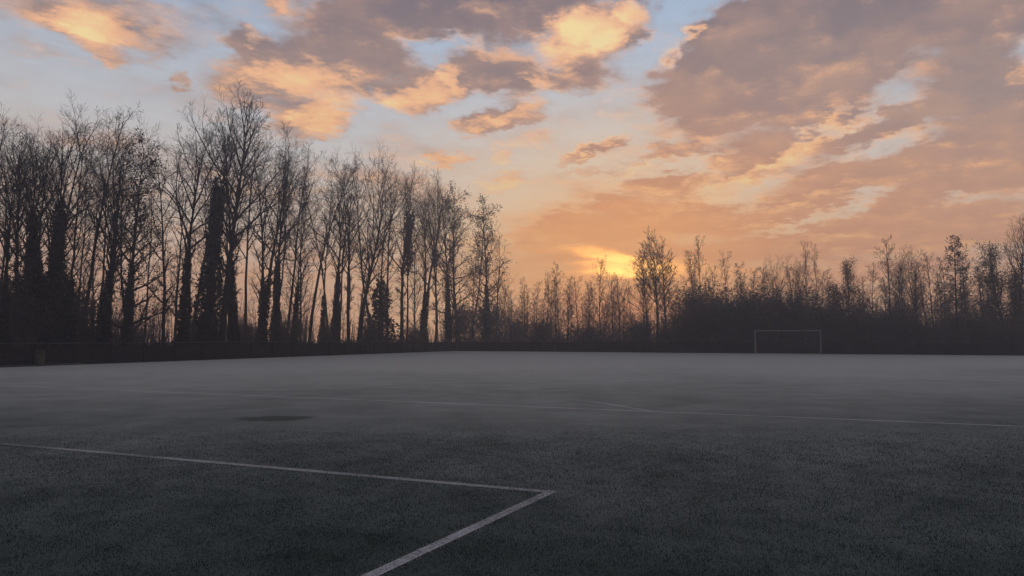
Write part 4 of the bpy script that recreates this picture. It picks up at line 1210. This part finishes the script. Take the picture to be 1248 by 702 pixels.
    (27.77, 98.01, 7.73, 'feather0', 5.69, 0.94, 0, 'thin bare tree in the hazy far wood between the sunrise and the goal', 'bare trees beyond the far fence', 'bare_tree', 'tree'),
    (26.87, 91.02, 7.91, 'pole3', 4.03, 1.01, 0, 'thin bare tree in the hazy far wood between the sunrise and the goal', 'bare trees beyond the far fence', 'bare_tree', 'tree'),
    (32.24, 105.70, 11.08, 'pole2', 4.81, 0.95, 0, 'thin bare tree in the hazy far wood between the sunrise and the goal', 'bare trees beyond the far fence', 'bare_tree', 'tree'),
    (29.67, 95.22, 7.03, 'feather0', 0.56, 1.06, 0, 'thin bare tree in the hazy far wood between the sunrise and the goal', 'bare trees beyond the far fence', 'bare_tree', 'tree'),
    (26.33, 84.13, 8.80, 'pole2', 0.69, 1.06, 0, 'thin bare tree in the hazy far wood between the sunrise and the goal', 'bare trees beyond the far fence', 'bare_tree', 'tree'),
    (28.11, 88.21, 8.64, 'feather1', 2.56, 1.02, 0, 'thin bare tree in the hazy far wood between the sunrise and the goal', 'bare trees beyond the far fence', 'bare_tree', 'tree'),
    (26.90, 82.62, 8.30, 'feather0', 5.92, 1.10, 0, 'thin bare tree in the hazy far wood between the sunrise and the goal', 'bare trees beyond the far fence', 'bare_tree', 'tree'),
    (28.23, 85.05, 7.59, 'pole1', 0.40, 1.02, 0, 'thin bare tree in the hazy far wood straight above the goal', 'bare trees beyond the far fence', 'bare_tree', 'tree'),
    (36.21, 105.35, 11.19, 'feather0', 2.72, 0.91, 0, 'thin bare tree in the hazy far wood straight above the goal', 'bare trees beyond the far fence', 'bare_tree', 'tree'),
    (29.24, 82.60, 8.97, 'pole3', 1.38, 1.10, 0, 'thin bare tree in the hazy far wood straight above the goal', 'bare trees beyond the far fence', 'bare_tree', 'tree'),
    (29.80, 84.13, 6.17, 'feather1', 6.19, 1.05, 0, 'thin bare tree in the hazy far wood straight above the goal', 'bare trees beyond the far fence', 'bare_tree', 'tree'),
    (35.47, 98.26, 9.42, 'pole1', 1.70, 0.99, 0, 'thin bare tree in the hazy far wood straight above the goal', 'bare trees beyond the far fence', 'bare_tree', 'tree'),
    (36.89, 97.75, 7.64, 'pole3', 4.52, 0.94, 0, 'thin bare tree in the hazy far wood straight above the goal', 'bare trees beyond the far fence', 'bare_tree', 'tree'),
    (36.82, 96.16, 7.51, 'pole3', 0.92, 1.19, 0, 'thin bare tree in the hazy far wood straight above the goal', 'bare trees beyond the far fence', 'bare_tree', 'tree'),
    (31.17, 81.28, 5.95, 'pole1', 6.08, 1.12, 0, 'thin bare tree in the hazy far wood straight above the goal', 'bare trees beyond the far fence', 'bare_tree', 'tree'),
    (32.26, 82.52, 9.37, 'pole1', 3.48, 0.96, 0, 'thin bare tree in the hazy far wood straight above the goal', 'bare trees beyond the far fence', 'bare_tree', 'tree'),
    (40.93, 102.57, 8.53, 'pole2', 2.72, 0.90, 0, 'thin bare tree in the hazy far wood straight above the goal', 'bare trees beyond the far fence', 'bare_tree', 'tree'),
    (41.04, 101.18, 8.61, 'pole3', 1.13, 1.00, 0, 'thin bare tree in the hazy far wood straight above the goal', 'bare trees beyond the far fence', 'bare_tree', 'tree'),
    (34.70, 84.15, 7.31, 'pole0', 5.30, 1.01, 0, 'thin bare tree in the hazy far wood straight above the goal', 'bare trees beyond the far fence', 'bare_tree', 'tree'),
    (42.02, 100.49, 10.53, 'pole2', 5.37, 0.93, 0, 'thin bare tree in the hazy far wood straight above the goal', 'bare trees beyond the far fence', 'bare_tree', 'tree'),
    (41.76, 96.92, 7.92, 'pole0', 1.54, 1.04, 0, 'thin bare tree in the hazy far wood right of the goal', 'bare trees beyond the far fence', 'bare_tree', 'tree'),
    (43.24, 101.22, 9.55, 'pole0', 2.84, 1.11, 0, 'thin bare tree in the hazy far wood right of the goal', 'bare trees beyond the far fence', 'bare_tree', 'tree'),
    (39.78, 89.88, 6.29, 'pole0', 0.81, 1.14, 0, 'thin bare tree in the hazy far wood right of the goal', 'bare trees beyond the far fence', 'bare_tree', 'tree'),
    (39.76, 89.39, 8.91, 'pole1', 0.53, 0.91, 0, 'thin bare tree in the hazy far wood right of the goal', 'bare trees beyond the far fence', 'bare_tree', 'tree'),
    (41.97, 91.86, 7.35, 'feather0', 5.14, 1.02, 0, 'thin bare tree in the hazy far wood right of the goal', 'bare trees beyond the far fence', 'bare_tree', 'tree'),
    (40.44, 86.56, 8.36, 'pole3', 0.88, 1.01, 0, 'thin bare tree in the hazy far wood right of the goal', 'bare trees beyond the far fence', 'bare_tree', 'tree'),
    (46.93, 101.58, 8.75, 'pole1', 5.09, 0.95, 0, 'thin bare tree in the hazy far wood right of the goal', 'bare trees beyond the far fence', 'bare_tree', 'tree'),
    (37.15, 78.91, 6.82, 'feather1', 0.13, 1.19, 0, 'thin bare tree in the hazy far wood right of the goal', 'bare trees beyond the far fence', 'bare_tree', 'tree'),
    (37.61, 79.19, 6.34, 'pole3', 3.53, 0.95, 0, 'thin bare tree in the hazy far wood right of the goal', 'bare trees beyond the far fence', 'bare_tree', 'tree'),
    (46.84, 97.14, 7.31, 'feather0', 6.01, 1.01, 0, 'thin bare tree in the hazy far wood right of the goal', 'bare trees beyond the far fence', 'bare_tree', 'tree'),
    (38.70, 79.01, 6.16, 'pole3', 5.45, 0.93, 0, 'thin bare tree in the hazy far wood right of the goal', 'bare trees beyond the far fence', 'bare_tree', 'tree'),
    (46.61, 92.91, 8.19, 'pole3', 0.49, 1.02, 0, 'thin bare tree in the hazy far wood right of the goal', 'bare trees beyond the far fence', 'bare_tree', 'tree'),
    (41.72, 82.92, 8.33, 'pole2', 6.10, 1.09, 0, 'thin bare tree in the hazy far wood right of the goal', 'bare trees beyond the far fence', 'bare_tree', 'tree'),
    (51.28, 98.46, 10.84, 'feather1', 1.22, 1.05, 0, 'thin bare tree in the hazy far wood right of the goal', 'bare trees beyond the far fence', 'bare_tree', 'tree'),
    (46.28, 88.76, 10.35, 'pole2', 5.05, 1.14, 0, 'thin bare tree in the hazy far wood right of the goal', 'bare trees beyond the far fence', 'bare_tree', 'tree'),
    (51.97, 99.16, 11.10, 'pole0', 0.08, 1.16, 0, 'thin bare tree in the hazy far wood right of the goal', 'bare trees beyond the far fence', 'bare_tree', 'tree'),
    (40.79, 76.58, 7.78, 'pole3', 3.26, 1.03, 0, 'thin bare tree in the hazy far wood right of the goal', 'bare trees beyond the far fence', 'bare_tree', 'tree'),
    (48.00, 87.77, 10.24, 'pole0', 6.00, 1.17, 0, 'thin bare tree in the hazy far wood right of the goal', 'bare trees beyond the far fence', 'bare_tree', 'tree'),
    (47.13, 86.06, 7.55, 'pole1', 3.76, 1.07, 0, 'thin bare tree in the hazy far wood right of the goal', 'bare trees beyond the far fence', 'bare_tree', 'tree'),
    (47.88, 86.71, 7.78, 'pole2', 5.27, 1.15, 0, 'thin bare tree in the hazy far wood right of the goal', 'bare trees beyond the far fence', 'bare_tree', 'tree'),
    (44.00, 78.38, 9.53, 'pole1', 2.95, 1.11, 0, 'thin bare tree in the hazy far wood right of the goal', 'bare trees beyond the far fence', 'bare_tree', 'tree'),
    (55.76, 97.02, 9.07, 'pole2', 0.14, 0.92, 0, 'thin bare tree in the hazy far wood right of the goal', 'bare trees beyond the far fence', 'bare_tree', 'tree'),
    (44.11, 76.01, 8.97, 'pole2', 1.00, 1.16, 0, 'thin bare tree in the hazy far wood right of the goal', 'bare trees beyond the far fence', 'bare_tree', 'tree'),
    (44.99, 76.31, 7.19, 'pole3', 4.84, 1.13, 0, 'thin bare tree in the hazy far wood right of the goal', 'bare trees beyond the far fence', 'bare_tree', 'tree'),
    (56.15, 94.83, 9.01, 'pole1', 3.14, 1.07, 0, 'thin bare tree in the hazy far wood right of the goal', 'bare trees beyond the far fence', 'bare_tree', 'tree'),
    (55.49, 92.87, 8.88, 'pole0', 5.40, 1.12, 0, 'thin bare tree in the hazy far wood right of the goal', 'bare trees beyond the far fence', 'bare_tree', 'tree'),
    (48.76, 80.22, 7.39, 'pole3', 5.90, 1.07, 0, 'thin bare tree in the hazy far wood right of the goal', 'bare trees beyond the far fence', 'bare_tree', 'tree'),
    (49.40, 81.04, 9.77, 'pole3', 4.15, 1.10, 0, 'thin bare tree in the hazy far wood right of the goal', 'bare trees beyond the far fence', 'bare_tree', 'tree'),
    (46.46, 75.43, 7.22, 'feather0', 3.88, 0.91, 0, 'thin bare tree in the hazy far wood right of the goal', 'bare trees beyond the far fence', 'bare_tree', 'tree'),
    (59.30, 95.54, 8.48, 'pole3', 3.69, 1.16, 0, 'thin bare tree in the hazy far wood right of the goal', 'bare trees beyond the far fence', 'bare_tree', 'tree'),
    (55.57, 87.03, 10.13, 'pole3', 1.35, 0.94, 0, 'thin bare tree in the hazy far wood right of the goal', 'bare trees beyond the far fence', 'bare_tree', 'tree'),
    (51.78, 81.48, 9.81, 'feather0', 2.65, 1.15, 0, 'thin bare tree in the hazy far wood right of the goal', 'bare trees beyond the far fence', 'bare_tree', 'tree'),
    (48.88, 75.29, 8.05, 'pole1', 4.54, 1.09, 0, 'thin bare tree in the hazy far wood right of the goal', 'bare trees beyond the far fence', 'bare_tree', 'tree'),
    (58.43, 90.12, 9.69, 'pole3', 5.10, 0.94, 0, 'thin bare tree in the hazy far wood right of the goal', 'bare trees beyond the far fence', 'bare_tree', 'tree'),
    (61.26, 93.15, 9.89, 'pole3', 5.17, 0.95, 0, 'thin bare tree in the hazy far wood right of the goal', 'bare trees beyond the far fence', 'bare_tree', 'tree'),
    (57.90, 87.61, 10.52, 'pole3', 2.72, 1.19, 0, 'thin bare tree in the hazy far wood right of the goal', 'bare trees beyond the far fence', 'bare_tree', 'tree'),
    (50.51, 74.82, 7.19, 'pole3', 5.64, 1.11, 0, 'thin bare tree in the hazy far wood right of the goal', 'bare trees beyond the far fence', 'bare_tree', 'tree'),
    (49.08, 72.53, 6.73, 'pole1', 0.09, 1.04, 0, 'thin bare tree in the hazy far wood right of the goal', 'bare trees beyond the far fence', 'bare_tree', 'tree'),
    (55.88, 80.69, 9.73, 'pole2', 5.12, 1.15, 0, 'bare tree of the far wood beyond the right edge of the photo', 'bare trees beyond the far fence', 'bare_tree', 'tree'),
    (57.69, 83.39, 8.06, 'pole1', 1.05, 1.01, 0, 'thin bare tree in the hazy far wood right of the goal', 'bare trees beyond the far fence', 'bare_tree', 'tree'),
    (63.12, 89.49, 8.94, 'pole0', 2.13, 1.09, 0, 'bare tree of the far wood beyond the right edge of the photo', 'bare trees beyond the far fence', 'bare_tree', 'tree'),
    (52.93, 74.89, 7.21, 'pole3', 1.90, 1.01, 0, 'bare tree of the far wood beyond the right edge of the photo', 'bare trees beyond the far fence', 'bare_tree', 'tree'),
    (56.99, 80.32, 7.88, 'pole2', 1.20, 1.17, 0, 'bare tree of the far wood beyond the right edge of the photo', 'bare trees beyond the far fence', 'bare_tree', 'tree'),
    (63.71, 88.75, 10.17, 'feather1', 5.24, 1.04, 0, 'bare tree of the far wood beyond the right edge of the photo', 'bare trees beyond the far fence', 'bare_tree', 'tree'),
    (-29.97, 43.93, 4.81, 'bush0', 0.48, 1.17, 0, 'dark bush at the left edge below the ivy-smothered trees', 'shrubs behind the left fence', 'shrub', 'shrub'),
    (-30.12, 46.10, 6.36, 'bush1', 2.32, 1.26, 0, 'dark bush behind the bin, below the left ivy-smothered tree', 'shrubs behind the left fence', 'shrub', 'shrub'),
    (-29.86, 47.97, 5.11, 'bush2', 2.47, 1.26, 0, 'dark bush right of the bin, between the ivy-smothered trees', 'shrubs behind the left fence', 'shrub', 'shrub'),
    (-28.60, 48.36, 4.76, 'bush0', 1.20, 1.17, 0, 'dark bush below the fan of many stems', 'shrubs behind the left fence', 'shrub', 'shrub'),
    (-27.64, 49.32, 2.86, 'bush1', 0.87, 1.08, 0, 'bush at the foot of the tree with the arching limb', 'shrubs behind the left fence', 'shrub', 'shrub'),
    (-26.59, 51.75, 2.92, 'bush2', 2.28, 1.08, 0, 'low bush left of the thin crooked tree', 'shrubs behind the left fence', 'shrub', 'shrub'),
    (-24.01, 56.46, 3.22, 'bush0', 0.01, 0.99, 0, 'low bush beside the knob-topped ivy snag', 'shrubs behind the left fence', 'shrub', 'shrub'),
    (-22.21, 61.89, 3.31, 'bush1', 3.98, 0.99, 0, 'low bush in the row under the big orange cloud', 'shrubs behind the left fence', 'shrub', 'shrub'),
    (-20.18, 65.31, 4.42, 'bush2', 4.83, 0.90, 0, 'bush at the bushy-footed tree left of the bright orange gap', 'shrubs behind the left fence', 'shrub', 'shrub'),
    (-17.55, 70.13, 3.07, 'bush0', 4.76, 0.90, 0, 'low bush right of the bright orange gap', 'shrubs behind the left fence', 'shrub', 'shrub'),
    (-14.76, 76.59, 3.55, 'bush1', 0.48, 0.90, 0, 'low bush beside the cone-shaped ivy stump', 'shrubs behind the left fence', 'shrub', 'shrub'),
    (-11.18, 84.86, 4.14, 'bush2', 4.32, 0.99, 0, 'low bush below the ivy-covered stem with the high bulge', 'shrubs behind the left fence', 'shrub', 'shrub'),
    (-6.74, 95.13, 5.71, 'bush0', 0.23, 1.08, 0, 'bush under the dark clumped tree', 'shrubs behind the left fence', 'shrub', 'shrub'),
    (-2.77, 104.30, 6.92, 'bush1', 2.57, 1.08, 0, 'bush under the last feathery alder', 'shrubs behind the left fence', 'shrub', 'shrub'),
    (0.75, 112.44, 6.09, 'bush2', 0.94, 1.08, 0, 'bush at the far end of the left row', 'shrubs behind the left fence', 'shrub', 'shrub'),
    (19.18, 79.44, 6.09, 'bush0', 4.07, 1.53, 0, 'left half of the big dark shrub mound right of the sunrise', 'shrubs along the far fence', 'shrub', 'shrub'),
    (21.83, 78.84, 6.94, 'bush1', 4.69, 1.80, 0, 'right half of the big dark shrub mound right of the sunrise', 'shrubs along the far fence', 'shrub', 'shrub'),
    (24.44, 77.16, 5.79, 'bush2', 3.10, 1.44, 0, 'dark shrub between the mound and the goal', 'shrubs along the far fence', 'shrub', 'shrub'),
    (27.79, 75.82, 6.56, 'bush0', 1.99, 1.53, 0, 'dark shrub filling the wood above the goal mouth', 'shrubs along the far fence', 'shrub', 'shrub'),
    (31.21, 74.35, 5.80, 'bush1', 2.88, 1.44, 0, 'dark shrub rising behind the right goal post', 'shrubs along the far fence', 'shrub', 'shrub'),
    (34.28, 73.02, 5.57, 'bush2', 2.94, 1.44, 0, 'dark shrub below the small dark evergreen', 'shrubs along the far fence', 'shrub', 'shrub'),
    (37.29, 71.50, 4.69, 'bush0', 0.49, 1.35, 0, 'shrub at the foot of the tall feathery tree', 'shrubs along the far fence', 'shrub', 'shrub'),
    (44.11, 68.55, 4.26, 'bush1', 2.29, 1.35, 0, 'shrub below the dense dark tree near the right edge', 'shrubs along the far fence', 'shrub', 'shrub'),
    (8.47, 84.07, 4.02, 'bush2', 3.89, 1.17, 0, 'low shrub under the bright sunrise streak', 'shrubs along the far fence', 'shrub', 'shrub'),
    (3.44, 86.25, 3.80, 'bush0', 0.09, 1.17, 0, 'low shrub between the tall row and the sunrise', 'shrubs along the far fence', 'shrub', 'shrub'),
    (13.66, 81.72, 4.04, 'bush1', 5.10, 1.26, 0, 'low shrub left of the oval-crowned tree', 'shrubs along the far fence', 'shrub', 'shrub'),
    (46.45, 67.54, 4.07, 'bush2', 0.54, 1.35, 0, 'shrub at the foot of the tallest far tree', 'shrubs along the far fence', 'shrub', 'shrub'),
    (40.77, 69.99, 4.00, 'bush2', 0.82, 1.26, 0, 'shrub at the foot of the tiered tree', 'shrubs along the far fence', 'shrub', 'shrub'),
]:
    plant(*row)

# ---------------------------------------------------------------- undergrowth and the wood behind (too tangled to count)
def thicket(name, pts, hs, per, rng, mat, label, cat, rad=0.012, spread=0.30, leaf_n=0, leaf=0.09):
    segs, lc = [], []
    for (x, y), h in zip(pts, hs):
        for k in range(per):
            hh = h * rng.uniform(0.45, 1.1)
            bx, by = x + rng.normal(0, 0.5), y + rng.normal(0, 0.5)
            lx, ly = rng.normal(0, spread) * hh, rng.normal(0, spread) * hh
            mx, my, mz = bx + lx * 0.35, by + ly * 0.35, hh * 0.55
            tx, ty, tz = bx + lx, by + ly, hh
            segs.append((bx, by, -0.05, mx, my, mz, rad * 1.5, rad))
            segs.append((mx, my, mz, tx, ty, tz, rad, rad * 0.5))
            for j in range(3):
                f = rng.uniform(0.3, 1.0)
                sx, sy, sz = (bx + (tx - bx) * f, by + (ty - by) * f, hh * f)
                l2 = hh * 0.28
                e = (sx + rng.normal(0, l2 * 0.7), sy + rng.normal(0, l2 * 0.7), sz + rng.uniform(0.1, 1.0) * l2)
                segs.append((sx, sy, sz, *e, rad * 0.7, rad * 0.4))
                lc.append(e)
    v, q = tubes(segs, 3)
    if leaf_n:
        lc = np.array(lc)
        c = lc[rng.integers(0, len(lc), leaf_n)] * np.array([1, 1, rng.uniform(0.5, 1.0)]) + rng.normal(0, 0.25, (leaf_n, 3))
        c[:, 2] = np.abs(c[:, 2])
        lv_, lq = leaf_tris(c, leaf, rng)
        q = np.concatenate([q, lq + len(v)])
        v = np.concatenate([v, lv_])
    link(name, mesh_from(name, v, None, q, mats=[mat]), kind='stuff', label=label, category=cat)


rngU = np.random.default_rng(77)


def strip(n, a0, a1, b0, b1):
    """random points: a = metres along the fence, b = metres behind it"""
    return rngU.uniform(a0, a1, n), rngU.uniform(b0, b1, n)


# behind the left fence
d, s = strip(330, -2, 70, 1.4, 9)
P = [(on_pitch(-0.75 - b, a).x, on_pitch(-0.75 - b, a).y) for a, b in zip(d, s)]
thicket('undergrowth', P, rngU.uniform(0.8, 1.9, len(P)), 10, rngU, M_BRUSH, 'dark tangled undergrowth at the foot of the tall trees behind the left fence', 'undergrowth', leaf_n=22000)
# behind the far fence
d, s = strip(520, -4, 84, 1.2, 12)
P = [(on_pitch(a, -b).x, on_pitch(a, -b).y) for a, b in zip(d, s)]
hs = rngU.uniform(1.6, 3.6, len(P)) * np.interp(d, [0, 14, 24, 50, 70], [0.6, 0.6, 1.0, 0.95, 0.9])
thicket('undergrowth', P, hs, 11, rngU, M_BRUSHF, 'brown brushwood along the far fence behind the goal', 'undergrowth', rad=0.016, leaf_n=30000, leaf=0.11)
# the wood going back behind the far fence
d, s = strip(700, -20, 100, 12, 75)
P = [(on_pitch(a, -b).x, on_pitch(a, -b).y) for a, b in zip(d, s)]
hs = rngU.uniform(4.0, 8.0, len(P)) * np.interp(d, [0, 16, 26, 60, 75], [0.55, 0.55, 0.95, 0.8, 0.7])
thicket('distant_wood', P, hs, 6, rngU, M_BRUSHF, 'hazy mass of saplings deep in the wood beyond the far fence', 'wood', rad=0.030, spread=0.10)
# and behind the left trees
d, s = strip(520, -10, 85, 16, 60)
P = [(on_pitch(-b, a).x, on_pitch(-b, a).y) for a, b in zip(d, s)]
hs = rngU.uniform(3.0, 8.0, len(P))
thicket('distant_wood', P, hs, 5, rngU, M_BRUSH, 'thin saplings deep in the wood behind the tall trees at left', 'wood', rad=0.028, spread=0.10)

# ---------------------------------------------------------------- morning haze
hz, g, p = new_mat('haze')
g.nt.nodes.remove(p)
vol = g.n('ShaderNodeVolumePrincipled')
vol.inputs['Color'].default_value = (0.78, 0.86, 1.0, 1)
vol.inputs['Density'].default_value = HAZE
vol.inputs['Anisotropy'].default_value = 0.5
outn = [n for n in g.nt.nodes if n.type == 'OUTPUT_MATERIAL'][0]
g.nt.links.new(vol.outputs[0], outn.inputs['Volume'])
x0, x1, y0, y1, z0, z1 = -237, 237, -62, 237, -1.0, 26.0
me = bpy.data.meshes.new('haze')
me.from_pydata([(x, y, z) for z in (z0, z1) for y in (y0, y1) for x in (x0, x1)], [],
               [(0, 2, 3, 1), (4, 5, 7, 6), (0, 1, 5, 4), (2, 6, 7, 3), (0, 4, 6, 2), (1, 3, 7, 5)])
me.materials.append(hz)
link('haze', me, kind='stuff')
